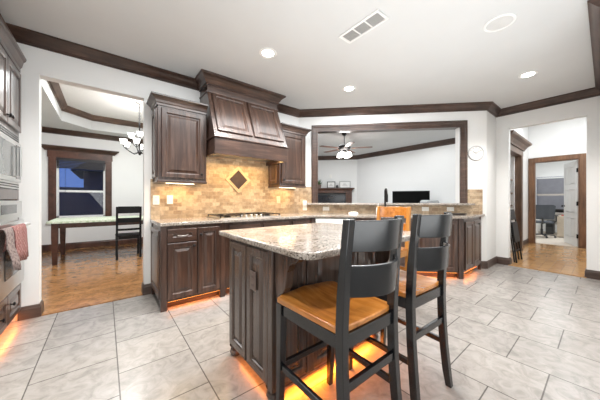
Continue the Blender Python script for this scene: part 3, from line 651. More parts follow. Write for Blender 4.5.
# --- bar stools
def make_stool(name, label, fr, seatm, railm, group):
    s = thing(name, label, 'bar stool', (0, 0, 0), 0, group)
    # saddle seat
    nx, ny = 20, 16; vs = []; fs = []
    hwf, hwb = 0.213, 0.195
    def top(u, v):   # u -1..1 across, v -1 rear .. 1 front
        d = 0.020 * max(0, 1 - (u * 1.05) ** 2) * max(0, 1 - ((v + 0.15) * 1.0) ** 2)
        ridge = 0.010 * math.exp(-(u / 0.22) ** 2) * max(0, v - 0.35)
        return 0.648 - d + ridge
    for lay in (0, 1):
        for j in range(ny + 1):
            v = -1 + 2 * j / ny
            for i in range(nx + 1):
                u = -1 + 2 * i / nx
                hw_ = hwb + (hwf - hwb) * (v + 1) / 2
                y = 0.015 + v * 0.222
                corner = 0.018 * abs(u) ** 6 * (1 if v > 0 else -1) * abs(v) ** 4
                front = 0.018 * (1 - u * u) * (v > 0) * v ** 6
                vs.append((u * hw_, y - corner + front, top(u, v) if lay == 0 else 0.618))
    n = (nx + 1) * (ny + 1)
    for j in range(ny):
        for i in range(nx):
            a = j * (nx + 1) + i
            fs.append((a, a + 1, a + nx + 2, a + nx + 1)); fs.append((n + a, n + a + nx + 1, n + a + nx + 2, n + a + 1))
    ring = [i for i in range(nx + 1)] + [j * (nx + 1) + nx for j in range(1, ny + 1)] + [ny * (nx + 1) + i for i in range(nx - 1, -1, -1)] + [j * (nx + 1) for j in range(ny - 1, 0, -1)]
    for k in range(len(ring)):
        a, b = ring[k], ring[(k + 1) % len(ring)]; fs.append((a, n + a, n + b, b))
    MB().add(vs, fs).build('seat', seatm, s, bevel=0.006, smooth=True, angle=50)
    # legs
    for sx in (-1, 1):
        MB().loft([[(sx * 0.190 + a * w, 0.205 + oy + b * w, z) for a, b in ((-1, -1), (1, -1), (1, 1), (-1, 1))] for z, w, oy in ((0, 0.015, 0.022), (0.30, 0.019, 0.008), (0.62, 0.022, 0.0))]).build('front_leg', fr, s, bevel=0.003)
        pts = [(0.0, -0.250), (0.10, -0.236), (0.25, -0.222), (0.40, -0.212), (0.56, -0.207), (0.66, -0.208), (0.78, -0.214), (0.92, -0.225), (1.085, -0.244)]
        rings = []
        for z, y in pts:
            w = 0.0165 if z < 0.05 else 0.019; d = 0.020 if 0.05 < z < 0.9 else 0.0165
            x = sx * (0.184 if z > 0.3 else 0.184 + 0.008 * (0.3 - z) / 0.3)
            rings.append([(x - w, y - d, z), (x + w, y - d, z), (x + w, y + d, z), (x - w, y + d, z)])
        MB().loft(rings).build('back_leg', fr, s, bevel=0.003, smooth=True, angle=30)
    # aprons
    MB().box(-0.175, 0.175, 0.195, 0.216, 0.560, 0.618).build('apron', fr, s, bevel=0.002)
    MB().box(-0.165, 0.165, -0.216, -0.195, 0.560, 0.618).build('apron', fr, s, bevel=0.002)
    for sx in (-1, 1):
        MB().bar((sx * 0.186, -0.19, 0.589), (sx * 0.191, 0.19, 0.589), 0.021, 0.058).build('apron', fr, s, bevel=0.002)
    # stretchers
    MB().box(-0.175, 0.175, 0.201, 0.223, 0.27, 0.302).build('front_stretcher', fr, s, bevel=0.003)
    MB().box(-0.165, 0.165, -0.224, -0.204, 0.388, 0.426).build('rear_stretcher', fr, s, bevel=0.003)
    for sx in (-1, 1):
        MB().bar((sx * 0.184, -0.212, 0.270), (sx * 0.191, 0.195, 0.282), 0.019, 0.033).build('side_stretcher', fr, s, bevel=0.003)
    # curved back rails
    for zb, zt, nm in ((0.772, 0.900, 'lower_rail'), (0.955, 1.078, 'top_rail')):
        rings = []; N = 14
        for i in range(N + 1):
            u = -1 + 2 * i / N; x = u * 0.167
            bow = 0.080 * (1 - u * u)
            yb_ = -0.208 - 0.036 * max(0, (zb - 0.66)) / 0.425; yt_ = -0.208 - 0.036 * max(0, (zt - 0.66)) / 0.425
            lift = 0.003 * (1 - u * u)
            rings.append([(x, yb_ - bow - 0.009, zb + lift * 0.5), (x, yb_ - bow + 0.009, zb + lift * 0.5), (x, yt_ - bow + 0.009, zt + lift), (x, yt_ - bow - 0.009, zt + lift)])
        MB().loft(rings).build(nm, railm, s, bevel=0.003, smooth=True, angle=40)
    return s
st = make_stool('bar_stool', 'black ladder-back bar stool with honey seat at the near corner of the island', M_black, M_honey, M_black, 'bar stools at the island')
st.location = (0.920, 0.862, 0)
dup(st, (1.495, 0.866, 0), radians(-2), 'black ladder-back bar stool between the nearest stool and the honey wood stool')
s3 = make_stool('bar_stool', 'honey wood ladder-back bar stool at the far end of the island', M_honey_v, M_honey, M_honey, 'bar stools at the island')
s3.location = (2.35, 1.525, 0); s3.rotation_euler = (0, 0, radians(90))

# --- counter items on the angled counter
p = dg(1.50, -0.20)
fc = thing('kitchen_faucet', 'black gooseneck pull-down faucet behind the sink', 'faucet', (p[0], p[1], 0.922), DROT)
MB().lathe([(0.030, 0), (0.030, 0.006), (0.022, 0.012), (0.022, 0.07), (0.019, 0.075), (0.019, 0.09)], 16).build('base', M_iron, fc, smooth=True)
pts = [(0, 0, 0.08), (0, 0, 0.37)] + [(0, -0.055 + 0.055 * cos(a), 0.37 + 0.055 * sin(a)) for a in [pi * k / 8 for k in range(1, 9)]] + [(0, -0.11, 0.33)]
MB().tube(pts, 0.014, 10).build('spout', M_iron, fc, smooth=True)
MB().tube([(0, -0.11, 0.345), (0, -0.11, 0.31), (0, -0.11, 0.20)], [0.016, 0.022, 0.020], 12).build('spray_head', M_iron, fc, smooth=True)
MB().tube([(0.018, 0, 0.05), (0.05, -0.005, 0.06), (0.085, -0.012, 0.085)], [0.009, 0.007, 0.006], 8).build('lever', M_iron, fc, smooth=True)
p = dg(1.375, -0.24)
sb = thing('soap_bottle', 'small white soap pump bottle beside the faucet', 'soap bottle', (p[0], p[1], 0.922), DROT)
MB().lathe([(0.0, 0), (0.030, 0.0), (0.032, 0.01), (0.032, 0.09), (0.022, 0.112), (0.012, 0.118), (0.012, 0.128), (0.0, 0.128)], 16).build('bottle', plain('pale_plastic', (0.80, 0.70, 0.68), 0.3), sb, smooth=True)
MB().tube([(0, 0, 0.128), (0, 0, 0.165), (0, -0.012, 0.172), (0, -0.04, 0.166)], 0.006, 8).build('pump', M_plate, sb, smooth=True)
p = dg(2.62, -0.25)
tr = thing('tray', 'dark oval tray lying on the granite near the hall opening', 'tray', (p[0], p[1], 0.922), DROT)
MB().lathe([(0.0, 0.004), (0.085, 0.004), (0.105, 0.014), (0.112, 0.018), (0.110, 0.012), (0.088, 0.0), (0.0, 0.0)], 24, m=Matrix.Diagonal((1.25, 0.7, 1, 1))).build('dish', plain('dark_wood_bowl', (0.05, 0.035, 0.03), 0.4), tr, smooth=True)
MB().lathe([(0.113, 0.016), (0.116, 0.019), (0.113, 0.022), (0.110, 0.019), (0.113, 0.016)], 24, m=Matrix.Diagonal((1.25, 0.7, 1, 1))).build('rim', M_iron, tr, smooth=True)
p = dg(0.98, -0.12)
random.seed(9)
m = MB(); N = 14
vs = []
for j in range(N + 1):
    for i in range(N + 1):
        u, v = i / N - 0.5, j / N - 0.5
        e = max(0, 1 - (2 * u) ** 4) * max(0, 1 - (2 * v) ** 4)
        vs.append((u * 0.17, v * 0.12, 0.004 + e * (0.016 + 0.012 * sin(u * 26 + v * 9) + 0.008 * sin(v * 30 - u * 13))))
m.add(vs, [(j * (N + 1) + i, j * (N + 1) + i + 1, (j + 1) * (N + 1) + i + 1, (j + 1) * (N + 1) + i) for j in range(N) for i in range(N)])
dc = m.build('dishcloth', M_plate, None, (p[0], p[1], 0.924), DROT, smooth=True, angle=180)
tag(dc, 'crumpled white dishcloth on the granite above the dishwasher', 'dishcloth')

# --- clock on the diagonal wall
p = dg(3.035, 0.0)
cl = thing('wall_clock', 'round white wall clock between the pass-through and the hall opening', 'clock', (p[0], p[1], 1.955), DROT)
RX = Matrix.Rotation(radians(90), 4, 'X')
MB().lathe([(0.124, 0.0), (0.124, 0.022), (0.120, 0.026), (0.115, 0.025), (0.111, 0.018), (0.111, 0.0)], 40, m=RX).build('rim', plain('silver_rim', (0.50, 0.50, 0.51), 0.45), cl, smooth=True)
MB().lathe([(0.0, 0.0), (0.111, 0.0), (0.111, 0.014), (0.0, 0.014)], 40, m=RX).build('dial', M_paper, cl, smooth=True)
tk = MB()
for k in range(12):
    tk.box(-0.003, 0.003, -0.0155, -0.0135, 0.084, 0.100, m=Matrix.Rotation(radians(30 * k), 4, 'Y'))
tk.build('hour_marks', M_slot, cl)
MB().box(-0.0035, 0.0035, -0.018, -0.015, -0.012, 0.058, m=Matrix.Rotation(radians(-62), 4, 'Y')).build('hour_hand', M_slot, cl)
MB().box(-0.0025, 0.0025, -0.020, -0.0175, -0.015, 0.085, m=Matrix.Rotation(radians(60), 4, 'Y')).build('minute_hand', M_slot, cl)

# --- ceiling fittings
for (x, y), lab in zip(((1.412, 2.338), (2.787, 2.343), (4.293, 0.631)), ('lit recessed downlight in the ceiling in front of the range hood', 'lit recessed downlight in the ceiling in front of the pass-through', 'lit recessed downlight in the ceiling near the hall opening')):
    r = thing('recessed_light', lab, 'ceiling light', (x, y, H), 0, 'recessed ceiling lights')
    MB().lathe([(0.062, 0.0), (0.062, -0.004), (0.092, -0.006), (0.096, -0.003), (0.096, 0.0)], 28).build('trim_ring', M_white, r, smooth=True)
    MB().lathe([(0.0, -0.002), (0.064, -0.002), (0.064, -0.0045), (0.0, -0.0045)], 28).build('lens', M_down, r, smooth=True)
    lamp('downlight_lamp', 'SPOT', (0, 0, -0.02), 75, WARMW, 0.06, spot=125, parent=r)
for lx, ly in ((1.41, 0.63), (0.037, 2.34), (0.037, 0.63)): lamp('downlight_lamp', 'SPOT', (lx, ly, H - 0.03), 48, WARMW, 0.06, spot=135)
vt = thing('ceiling_vent', 'white slotted air vent in the ceiling', 'air vent', (1.90, 1.435, H))
m = MB()
m.box(-0.085, -0.062, -0.225, 0.225, -0.010, 0).box(0.062, 0.085, -0.225, 0.225, -0.010, 0)
for a, b in ((-0.225, -0.200), (-0.072, -0.060), (0.060, 0.072), (0.200, 0.225)): m.box(-0.062, 0.062, a, b, -0.010, 0)
m.build('frame', M_white, vt, bevel=0.002)
MB().box(-0.06, 0.06, -0.2, 0.2, -0.001, 0).build('duct_backing', M_slot, vt)
for a, b in ((-0.198, -0.074), (-0.058, 0.058), (0.074, 0.198)):
    m = MB(); k = 7
    for i in range(k):
        xx = -0.054 + i * 0.018
        m.bar((xx, a, -0.005), (xx, b, -0.005), 0.0095, 0.0022, ref=(0.5, 0, 0.9))
    m.build('louver_bank', M_grille, vt)
sp = thing('ceiling_speaker', 'round white speaker grille in the ceiling', 'speaker', (2.835, 0.612, H))
MB().lathe([(0.118, 0.0), (0.118, -0.007), (0.108, -0.011), (0.098, -0.008), (0.098, 0.0)], 36).build('rim', M_white, sp, smooth=True)
MB().lathe([(0.0, -0.004), (0.099, -0.004), (0.099, -0.001), (0.0, -0.001)], 36).build('grille', plain('speaker_mesh', (0.62, 0.62, 0.61), 0.6), sp, smooth=True)

# ------------------------------------------------------------------ dining room
DB = 7.88
m = MB()
wx0, wx1, wz0, wz1 = -0.885, 0.015, 0.74, 2.14
m.box(-2.0, wx0, DB, DB + 0.12, 0, H).box(wx1, 2.6, DB, DB + 0.12, 0, H).box(wx0, wx1, DB, DB + 0.12, 0, wz0).box(wx0, wx1, DB, DB + 0.12, wz1, H)
struct('wall_dining_north', m, M_wall, 'light grey far wall of the dining room')
struct('wall_dining_west', MB().box(-2.1, -2.0, YA + 0.12, DB + 0.12, 0, H), M_wall, 'side wall of the dining room')
struct('wall_dining_east', MB().box(2.55, 2.65, YA + 0.12, DB + 0.12, 0, H), M_wall, 'dining room wall towards the living room')
rec = [(-0.70, 4.30), (-0.70, 6.97), (-0.25, 7.42), (1.35, 7.42), (1.80, 6.97), (1.80, 4.30), (1.35, 3.95), (-0.25, 3.95)]
def ring_slab(outer, inner, za, zb):
    m_ = MB(); n = len(inner)
    return m_
# dining ceiling with the octagonal tray opening, as one slab made of trapezoids
m = MB()
ox0, ox1, oy0, oy1 = -2.0, 2.55, YA + 0.12, DB
outer = [(ox0, 4.30), (ox0, 6.97), (-0.25, oy1), (1.35, oy1), (ox1, 6.97), (ox1, 4.30), (1.35, oy0), (-0.25, oy0)]
for i in range(8):
    a, b = i, (i + 1) % 8
    q = [rec[a], rec[b], outer[b]]
    corner = {1: (ox0, oy1), 3: (ox1, oy1), 5: (ox1, oy0), 7: (ox0, oy0)}.get(i)
    if corner: q.append(corner)
    q.append(outer[a])
    m.prism(q, H, H + 0.32)
struct('ceiling_dining', m, M_ceil, 'dining room ceiling round the raised tray')
struct('ceiling_tray', MB().box(-0.9, 2.0, 3.8, 7.6, H + 0.32, H + 0.38), M_white, 'raised white tray ceiling of the dining room')
struct('trim_7', MB().sweep(rec, [(0, H + 0.32), (0.095, H + 0.32), (0.085, H + 0.295), (0.035, H + 0.235), (0.012, H + 0.225), (0.012, H + 0.205), (0, H + 0.205)], closed=True), M_tray, 'brown crown moulding inside the tray ceiling', smooth=True, angle=25)
struct('trim_8', MB().sweep([(-2.0, DB), (2.55, DB)], crown_prof()), M_trim, 'dark crown moulding on the far dining wall', smooth=True, angle=25)
struct('baseboard_dining', MB().sweep([(-2.0, DB), (2.55, DB)], base_prof(0.15, 0.018)), M_red, 'dark baseboard of the far dining wall')
# window 1
w1 = MB()
for x0, x1, za, zb in ((wx0, wx0 + 0.05, wz0, wz1), (wx1 - 0.05, wx1, wz0, wz1), (wx0, wx1, wz0, wz0 + 0.05), (wx0, wx1, wz1 - 0.05, wz1)):
    w1.box(x0, x1, DB + 0.02, DB + 0.09, za, zb)
win = tag(w1.build('window_1', M_white), 'dusk-dark sash window of the dining room', None, None, 'structure')
zm = 1.37
MB().box(wx0 + 0.05, wx1 - 0.05, DB + 0.035, DB + 0.075, zm - 0.025, zm + 0.025).build('meeting_rail', M_white, win)
MB().box(wx0 + 0.05, wx1 - 0.05, DB + 0.06, DB + 0.064, zm, wz1 - 0.05).build('pane', M_glass, win)
MB().box(wx0 + 0.05, wx1 - 0.05, DB + 0.05, DB + 0.054, wz0 + 0.05, zm).build('pane', M_glass, win)
cs = MB()
cx0, cx1 = -1.005, 0.135
for x0, x1 in ((cx0, wx0 + 0.01), (wx1 - 0.01, cx1)):
    cs.box(x0, x1, DB - 0.028, DB, 0.66, wz1)
    cs.box(x0 + 0.03, x1 - 0.03, DB - 0.036, DB - 0.02, 0.66, wz1)
struct('trim_9', cs, M_red, 'dark red-brown side casings of the dining window', bevel=0.003)
struct('trim_10', MB().box(cx0 - 0.015, cx1 + 0.015, DB - 0.034, DB, wz1 - 0.0, wz1 + 0.15), M_red, 'flat header board of the dining window')
hp = [(0.0, 0.0), (0.045, 0.0), (0.05, 0.02), (0.065, 0.03), (0.10, 0.07), (0.125, 0.085), (0.13, 0.105), (0.0, 0.105)]
struct('trim_11', MB().sweep([(cx0 - 0.02, DB), (cx0 - 0.02, DB - 0.001), (cx1 + 0.02, DB - 0.001), (cx1 + 0.02, DB)], [(o, z + wz1 + 0.15) for o, z in hp]), M_trim, 'projecting cornice above the dining window')
struct('trim_12', MB().box(cx0 - 0.02, cx1 + 0.02, DB - 0.06, DB + 0.02, 0.63, 0.665), M_red, 'sill of the dining window')
rb = thing('roman_blind', 'black blind raised at the top of the dining window', 'blind', ((wx0 + wx1) / 2, DB - 0.015, wz1 - 0.24))
MB().box(-0.44, 0.44, -0.012, 0.02, 0.17, 0.24).build('head_rail', M_blinddk, rb, bevel=0.004)
for k in range(5): MB().box(-0.43, 0.43, -0.010, 0.014, 0.0 + k * 0.034, 0.028 + k * 0.034).build('folded_slat', M_blinddk, rb, bevel=0.003)
MB().tube([(-0.29, -0.012, 0.12), (-0.29, -0.014, -0.2), (-0.29, -0.012, -0.62)], 0.003, 6).build('cord', M_blinddk, rb)
# outdoors beyond the window
nh = thing('neighbor_house', 'dark house with a hipped roof outside the dining window', 'house', (1.3, 17.5, 0))
MB().box(-2.2, 4.5, 0, 6, 0, 2.7).build('wall', M_house, nh)
MB().loft([[(-2.7, -0.5, 2.7), (5.0, -0.5, 2.7), (5.0, 6.5, 2.7), (-2.7, 6.5, 2.7)], [(-0.2, 2.4, 4.9), (2.8, 2.4, 4.9), (2.8, 3.6, 4.9), (-0.2, 3.6, 4.9)]]).build('roof', M_roof, nh)
tag(MB().box(-5.5, 6.5, 12.0, 12.08, 0, 1.62).build('garden_fence', M_house, None), 'dark board fence outside the dining window', 'fence')
struct('ground', MB().box(-12, 12, 8.0, 30, -0.2, -0.1), M_grass, 'dark lawn outside the dining window')

# dining table
dt = thing('dining_table', 'dark wooden dining table with square legs in front of the window', 'table', (0.54, 6.62, 0))
TW, TD, TH = 1.32, 0.60, 0.775
MB().box(-TW, TW, -TD, TD, TH - 0.03, TH).build('tabletop', M_red, dt, bevel=0.005)
MB().box(-TW + 0.06, TW - 0.06, -TD + 0.05, -TD + 0.075, TH - 0.12, TH - 0.03).box(-TW + 0.06, TW - 0.06, TD - 0.075, TD - 0.05, TH - 0.12, TH - 0.03).box(-TW + 0.06, -TW + 0.085, -TD + 0.07, TD - 0.07, TH - 0.12, TH - 0.03).box(TW - 0.085, TW - 0.06, -TD + 0.07, TD - 0.07, TH - 0.12, TH - 0.03).build('apron', M_red, dt)
for sx in (-1, 1):
    for sy in (-1, 1):
        x, y = sx * (TW - 0.085), sy * (TD - 0.075)
        MB().loft([[(x - w, y - w, z), (x + w, y - w, z), (x + w, y + w, z), (x - w, y + w, z)] for z, w in ((0, 0.032), (0.5, 0.045), (TH - 0.03, 0.045))]).build('leg', M_red, dt, bevel=0.004)
m = MB(); tc0 = TH + 0.003
hem = []
outl = arc_rect(-TW - 0.012, TW + 0.012, -TD - 0.012, TD + 0.012, 0.03, 3)
n = len(outl)
ringt = [(x, y, tc0) for x, y in outl]
ringb = [(x * 1.003, y * 1.006, tc0 - 0.035 - 0.008 * sin(i * 1.7)) for i, (x, y) in enumerate(outl)]
m.add(ringt + ringb, [list(range(n))] + [(i, (i + 1) % n, n + (i + 1) % n, n + i) for i in range(n)])
tcl = m.build('tablecloth', M_tcloth, None, (0.54, 6.62, 0))
s_ = tcl.modifiers.new('solid', 'SOLIDIFY'); s_.thickness = 0.003; s_.offset = 1
tag(tcl, 'pale green checked cloth covering the dining table', 'tablecloth')
# dining chair, facing +y
dc = thing('dining_chair', 'black ladder-back dining chair at the dining table', 'chair', (0.37, 6.10, 0))
MB().prism(arc_rect(-0.21, 0.21, -0.20, 0.21, 0.03, 4), 0.44, 0.468).build('seat', M_chairblk, dc, bevel=0.006)
for sx in (-1, 1):
    MB().box(sx * 0.185 - 0.018, sx * 0.185 + 0.018, 0.165, 0.20, 0, 0.44).build('front_leg', M_chairblk, dc, bevel=0.003)
    MB().loft([[(sx * 0.19 - 0.018, y - 0.018, z), (sx * 0.19 + 0.018, y - 0.018, z), (sx * 0.19 + 0.018, y + 0.018, z), (sx * 0.19 - 0.018, y + 0.018, z)] for z, y in ((0, -0.22), (0.25, -0.20), (0.46, -0.19), (0.75, -0.21), (1.03, -0.25))]).build('back_leg', M_chairblk, dc, bevel=0.003)
    MB().box(sx * 0.187 - 0.009, sx * 0.187 + 0.009, -0.185, 0.165, 0.20, 0.225).build('side_stretcher', M_chairblk, dc)
for za, zb in ((0.90, 1.035), (0.72, 0.81), (0.56, 0.60)):
    rings = []
    for i in range(9):
        u = -1 + i / 4; yy = -0.19 - 0.06 * ((za + zb) / 2 - 0.46) / 0.57 - 0.025 * (1 - u * u)
        rings.append([(u * 0.175, yy - 0.009, za), (u * 0.175, yy + 0.009, za), (u * 0.175, yy + 0.009, zb), (u * 0.175, yy - 0.009, zb)])
    MB().loft(rings).build('back_rail', M_chairblk, dc, smooth=True)
MB().box(-0.17, 0.17, -0.19, -0.17, 0.39, 0.44).box(-0.17, 0.17, 0.175, 0.195, 0.39, 0.44).box(-0.195, -0.175, -0.18, 0.17, 0.39, 0.44).box(0.175, 0.195, -0.18, 0.17, 0.39, 0.44).build('seat_frame', M_chairblk, dc)
# chandelier
ch = thing('chandelier', 'two-tier dark chandelier with frosted glass shades over the dining table', 'chandelier', (0.54, 5.84, H + 0.32))
zt = 0.0; zb = -1.05
MB().lathe([(0.0, -0.03), (0.03, -0.03), (0.062, -0.012), (0.065, 0.0), (0.0, 0.0)], 20).build('canopy', M_nickel, ch, smooth=True)
chain = MB()
for k in range(12):
    c = -0.04 - k * 0.03; rr = 0.012
    loop = [(rr * cos(a), 0, c - 0.012 + 0.018 * sin(a)) if k % 2 else (0, rr * cos(a), c - 0.012 + 0.018 * sin(a)) for a in [2 * pi * i / 8 for i in range(9)]]
    chain.tube(loop, 0.0045, 5, cap=False)
chain.build('chain', M_iron, ch, smooth=True)
MB().lathe([(0.0, -0.38), (0.012, -0.385), (0.02, -0.42), (0.013, -0.45), (0.013, -0.72), (0.022, -0.76), (0.030, -0.80), (0.016, -0.86), (0.014, -0.94), (0.034, -0.98), (0.038, -1.0), (0.018, -1.03), (0.010, -1.05), (0.0, -1.055)], 16).build('column', M_iron, ch, smooth=True)
def shade(mx, my, z, parent):
    MB().lathe([(0.028, z), (0.042, z + 0.026), (0.052, z + 0.065), (0.062, z + 0.10), (0.058, z + 0.10), (0.048, z + 0.063), (0.037, z + 0.026), (0.0, z + 0.008)], 18, (mx, my, 0)).build('shade', M_lampglass, parent, smooth=True, angle=60)
for k, (n_, R_, zz, zc) in enumerate(((6, 0.275, -0.885, -1.0), (3, 0.15, -0.72, -0.86))):
    for i in range(n_):
        a = 2 * pi * (i + 0.25) / n_; c, s2 = cos(a), sin(a)
        arm = MB().tube([(c * r_, s2 * r_, z_) for r_, z_ in ((0.012, zc), (R_ * 0.4, zc - 0.03), (R_ * 0.8, zc + 0.03), (R_, zc + (zz - zc) * 0.7), (R_, zz - 0.005))], 0.007, 8).build('arm', M_iron, ch, smooth=True)
        MB().lathe([(0.030, zz - 0.012), (0.034, zz), (0.0, zz + 0.002)], 14, (c * R_, s2 * R_, 0)).build('cup', M_iron, arm, smooth=True)
        shade(c * R_, s2 * R_, zz, arm)
lamp('chandelier_lamp', 'POINT', (0, 0, -0.50), 12, WARMW, 0.15, parent=ch)

# ------------------------------------------------------------------ living room
LC = (7.26, 5.72)
struct('wall_living_east', MB().box(7.26, 7.38, 1.30, 5.72, 0, H), M_wall, 'living room wall behind the television')
struct('wall_living_fireplace', MB().box(-3.4, 0.0, 0, 0.12, 0, H), M_wall, 'angled living room wall with the fireplace', loc=(7.26, 5.72, 0), rotz=radians(-45))
struct('trim_13', MB().sweep([(4.95, 8.03), LC, (7.26, 1.38)], crown_prof(0.14, 0.11)), M_trim, 'dark crown moulding of the living room', smooth=True, angle=25)
# fireplace: local x along the wall (to the corner is 0), front is local -y
def fl(x, y): return (LC[0] + (x + y) * R2, LC[1] + (-x + y) * R2)
fp = thing('fireplace', 'dark wood fireplace surround with mantel in the living room corner', 'fireplace', (*fl(-1.12, 0), 0.04), DROT)
MB().box(-0.95, 0.95, -0.14, 0, -0.04, 0.06).build('hearth', M_slot, fp)
for sx in (-0.92, 0.70): MB().box(sx, sx + 0.22, -0.13, 0, 0.06, 1.38).build('pilaster', M_red, fp, bevel=0.006)
MB().box(-0.92, 0.92, -0.13, 0, 1.38, 1.50).build('frieze', M_red, fp, bevel=0.005)
MB().sweep([(-0.92, 0), (-0.92, -0.13), (0.92, -0.13), (0.92, 0)], [(0, 1.47), (0.02, 1.47), (0.03, 1.49), (0.06, 1.52), (0.085, 1.53), (0.085, 1.56), (0, 1.56)]).build('mantel_molding', M_red, fp)
MB().box(-0.93, 0.93, -0.14, 0, 1.53, 1.56).build('mantel_shelf', M_red, fp)
MB().box(-0.70, 0.70, -0.05, -0.03, 0.06, 1.38).build('glass_door', M_firebox, fp)
MB().box(-0.70, 0.70, -0.06, -0.045, 1.30, 1.38).build('firebox_trim', M_slot, fp)
p = fl(-1.42, -0.16)
pl = thing('mantel_plant', 'green potted foliage at the edge of the mantel', 'plant', (*p, 1.60), DROT)
MB().lathe([(0.0, 0), (0.09, 0), (0.11, 0.12), (0.10, 0.12), (0.08, 0.02), (0.0, 0.02)], 16).build('planter', plain('brown_pot', (0.15, 0.10, 0.08), 0.6), pl, smooth=True)
random.seed(3); lf = MB()
for k in range(60):
    a = random.uniform(0, 2 * pi); e = random.uniform(0.1, 1.3); l = random.uniform(0.12, 0.28); w = 0.025
    d = Vector((cos(a) * cos(e), sin(a) * cos(e), sin(e))); q = d.cross(Vector((0, 0, 1))).normalized() * w
    o = Vector((0, 0, 0.10))
    lf.add([o, o + d * l * 0.5 + q, o + d * l, o + d * l * 0.5 - q], [(0, 1, 2, 3)])
lf.build('foliage', M_leaf, pl)
def frame(name, label, x, w, h, z, mat, group):
    p_ = fl(x, -0.10)
    f = thing(name, label, 'picture frame', (*p_, z), DROT, group)
    m_ = MB()
    for a, b, c, d_ in ((-w / 2, -w / 2 + 0.025, 0, h), (w / 2 - 0.025, w / 2, 0, h), (-w / 2, w / 2, 0, 0.025), (-w / 2, w / 2, h - 0.025, h)): m_.box(a, b, -0.012, 0.012, c, d_)
    m_.build('frame', mat, f)
    MB().box(-w / 2 + 0.02, w / 2 - 0.02, 0.0, 0.006, 0.02, h - 0.02).build('picture', M_paper, f)
    g = MB()
    for k in range(3): g.box(-w * 0.25 + 0.02 * k, w * 0.22 - 0.03 * k, -0.002, 0.001, h * (0.36 + 0.12 * k), h * (0.36 + 0.12 * k) + 0.012)
    g.build('print', M_grille, f)
    return f
frame('picture_frame', 'dark framed print next to the plant on the mantel', -0.95, 0.30, 0.24, 1.60, M_slot, 'mantel frames')
frame('picture_frame', 'grey framed print at the end of the mantel closest to the corner', -0.45, 0.40, 0.25, 1.60, M_grille, 'mantel frames')
p = fl(-0.73, -0.12)
tag(MB().lathe([(0.0, 0), (0.035, 0), (0.05, 0.03), (0.045, 0.09), (0.025, 0.11), (0.0, 0.115)], 14).build('vase', M_slot, None, (*p, 1.60), smooth=True), 'small dark vase between the two mantel frames', 'vase')
p = fl(-0.97, 0)
tag(MB().box(-0.04, 0.04, -0.02, 0, 0, 0.13).build('thermostat', M_plate, None, (*p, 1.98), DROT, bevel=0.006), 'small white thermostat on the wall above the mantel', 'thermostat')
# tall media chest with television
mc = thing('media_chest', 'pale grey chest under the television against the living room wall', 'chest', (6.83, 3.30, 0))
MB().box(-0.36, 0.38, -1.0, 1.05, 0.06, 0.99).build('body', M_sofa, mc)
MB().box(-0.38, 0.40, -1.03, 1.08, 0.99, 1.03).build('top', M_sofa, mc, bevel=0.006)
for k in range(4): MB().box(-0.376, -0.36, -0.97 + k * 0.5, -0.50 + k * 0.5, 0.10, 0.95).build('door', M_sofa, mc, bevel=0.004)
tv = thing('television', 'black flat television standing on the pale chest', 'television', (6.72, 3.43, 1.03), radians(-62))
MB().box(-0.48, 0.48, -0.012, 0.02, 0.035, 0.385).build('bezel', M_slot, tv, bevel=0.003)
MB().box(-0.468, 0.468, -0.0145, -0.011, 0.05, 0.375).build('screen', M_screen, tv)
MB().box(-0.20, 0.20, -0.08, 0.10, 0.0, 0.012).box(-0.04, 0.04, 0.0, 0.02, 0.01, 0.06).build('stand', M_slot, tv)
ac = thing('armchair', 'grey high-backed armchair beyond the bar ledge by the television', 'armchair', (5.72, 2.46, 0), radians(40))
MB().prism(arc_rect(-0.30, 0.30, -0.10, 0.16, 0.08, 5), 0.12, 1.16).build('backrest', M_sofa, ac, bevel=0.05, seg=3)
MB().prism(arc_rect(-0.30, 0.30, 0.14, 0.72, 0.06, 5), 0.12, 0.46).build('seat', M_sofa, ac, bevel=0.04, seg=3)
for sx in (-0.42, 0.28): MB().box(sx, sx + 0.14, -0.02, 0.72, 0.10, 0.64).build('arm', M_sofa, ac, bevel=0.04, seg=3)
for sx in (-0.36, 0.36):
    for sy in (0.0, 0.66): MB().box(sx - 0.025, sx + 0.025, sy - 0.02, sy + 0.03, 0, 0.12).build('leg', M_slot, ac)
# ceiling fan
fn = thing('ceiling_fan', 'bronze ceiling fan with lit glass shades seen through the pass-through', 'ceiling fan', (4.55, 3.97, H))
MB().lathe([(0.0, -0.07), (0.02, -0.07), (0.055, -0.045), (0.065, 0.0), (0.0, 0.0)], 20).build('canopy', M_iron, fn, smooth=True)
MB().lathe([(0.012, -0.30), (0.012, -0.06)], 10).build('downrod', M_iron, fn, smooth=True)
MB().lathe([(0.0, -0.28), (0.03, -0.285), (0.12, -0.295), (0.155, -0.325), (0.155, -0.375), (0.12, -0.41), (0.05, -0.43), (0.0, -0.435)], 24).build('motor', M_iron, fn, smooth=True)
M_blade = wood('fan_blade', (0.10, 0.05, 0.035), (0.17, 0.09, 0.065), (0.24, 0.14, 0.10), 0.4, scale=(3, 30, 30))
for k in range(5):
    a = radians(20 + 72 * k)
    b = MB().prism([(0.17, -0.05), (0.62, -0.07), (0.655, -0.05), (0.66, 0.0), (0.655, 0.05), (0.62, 0.07), (0.17, 0.05)], -0.004, 0.004).build('blade', M_blade, fn, loc=(0, 0, -0.375), rot=(radians(0), radians(0), a), bevel=0.002)
    MB().box(0.09, 0.22, -0.015, 0.015, 0.004, 0.010).build('blade_iron', M_iron, b)
MB().lathe([(0.0, -0.43), (0.05, -0.435), (0.055, -0.47), (0.0, -0.475)], 16).build('light_kit', M_iron, fn, smooth=True)
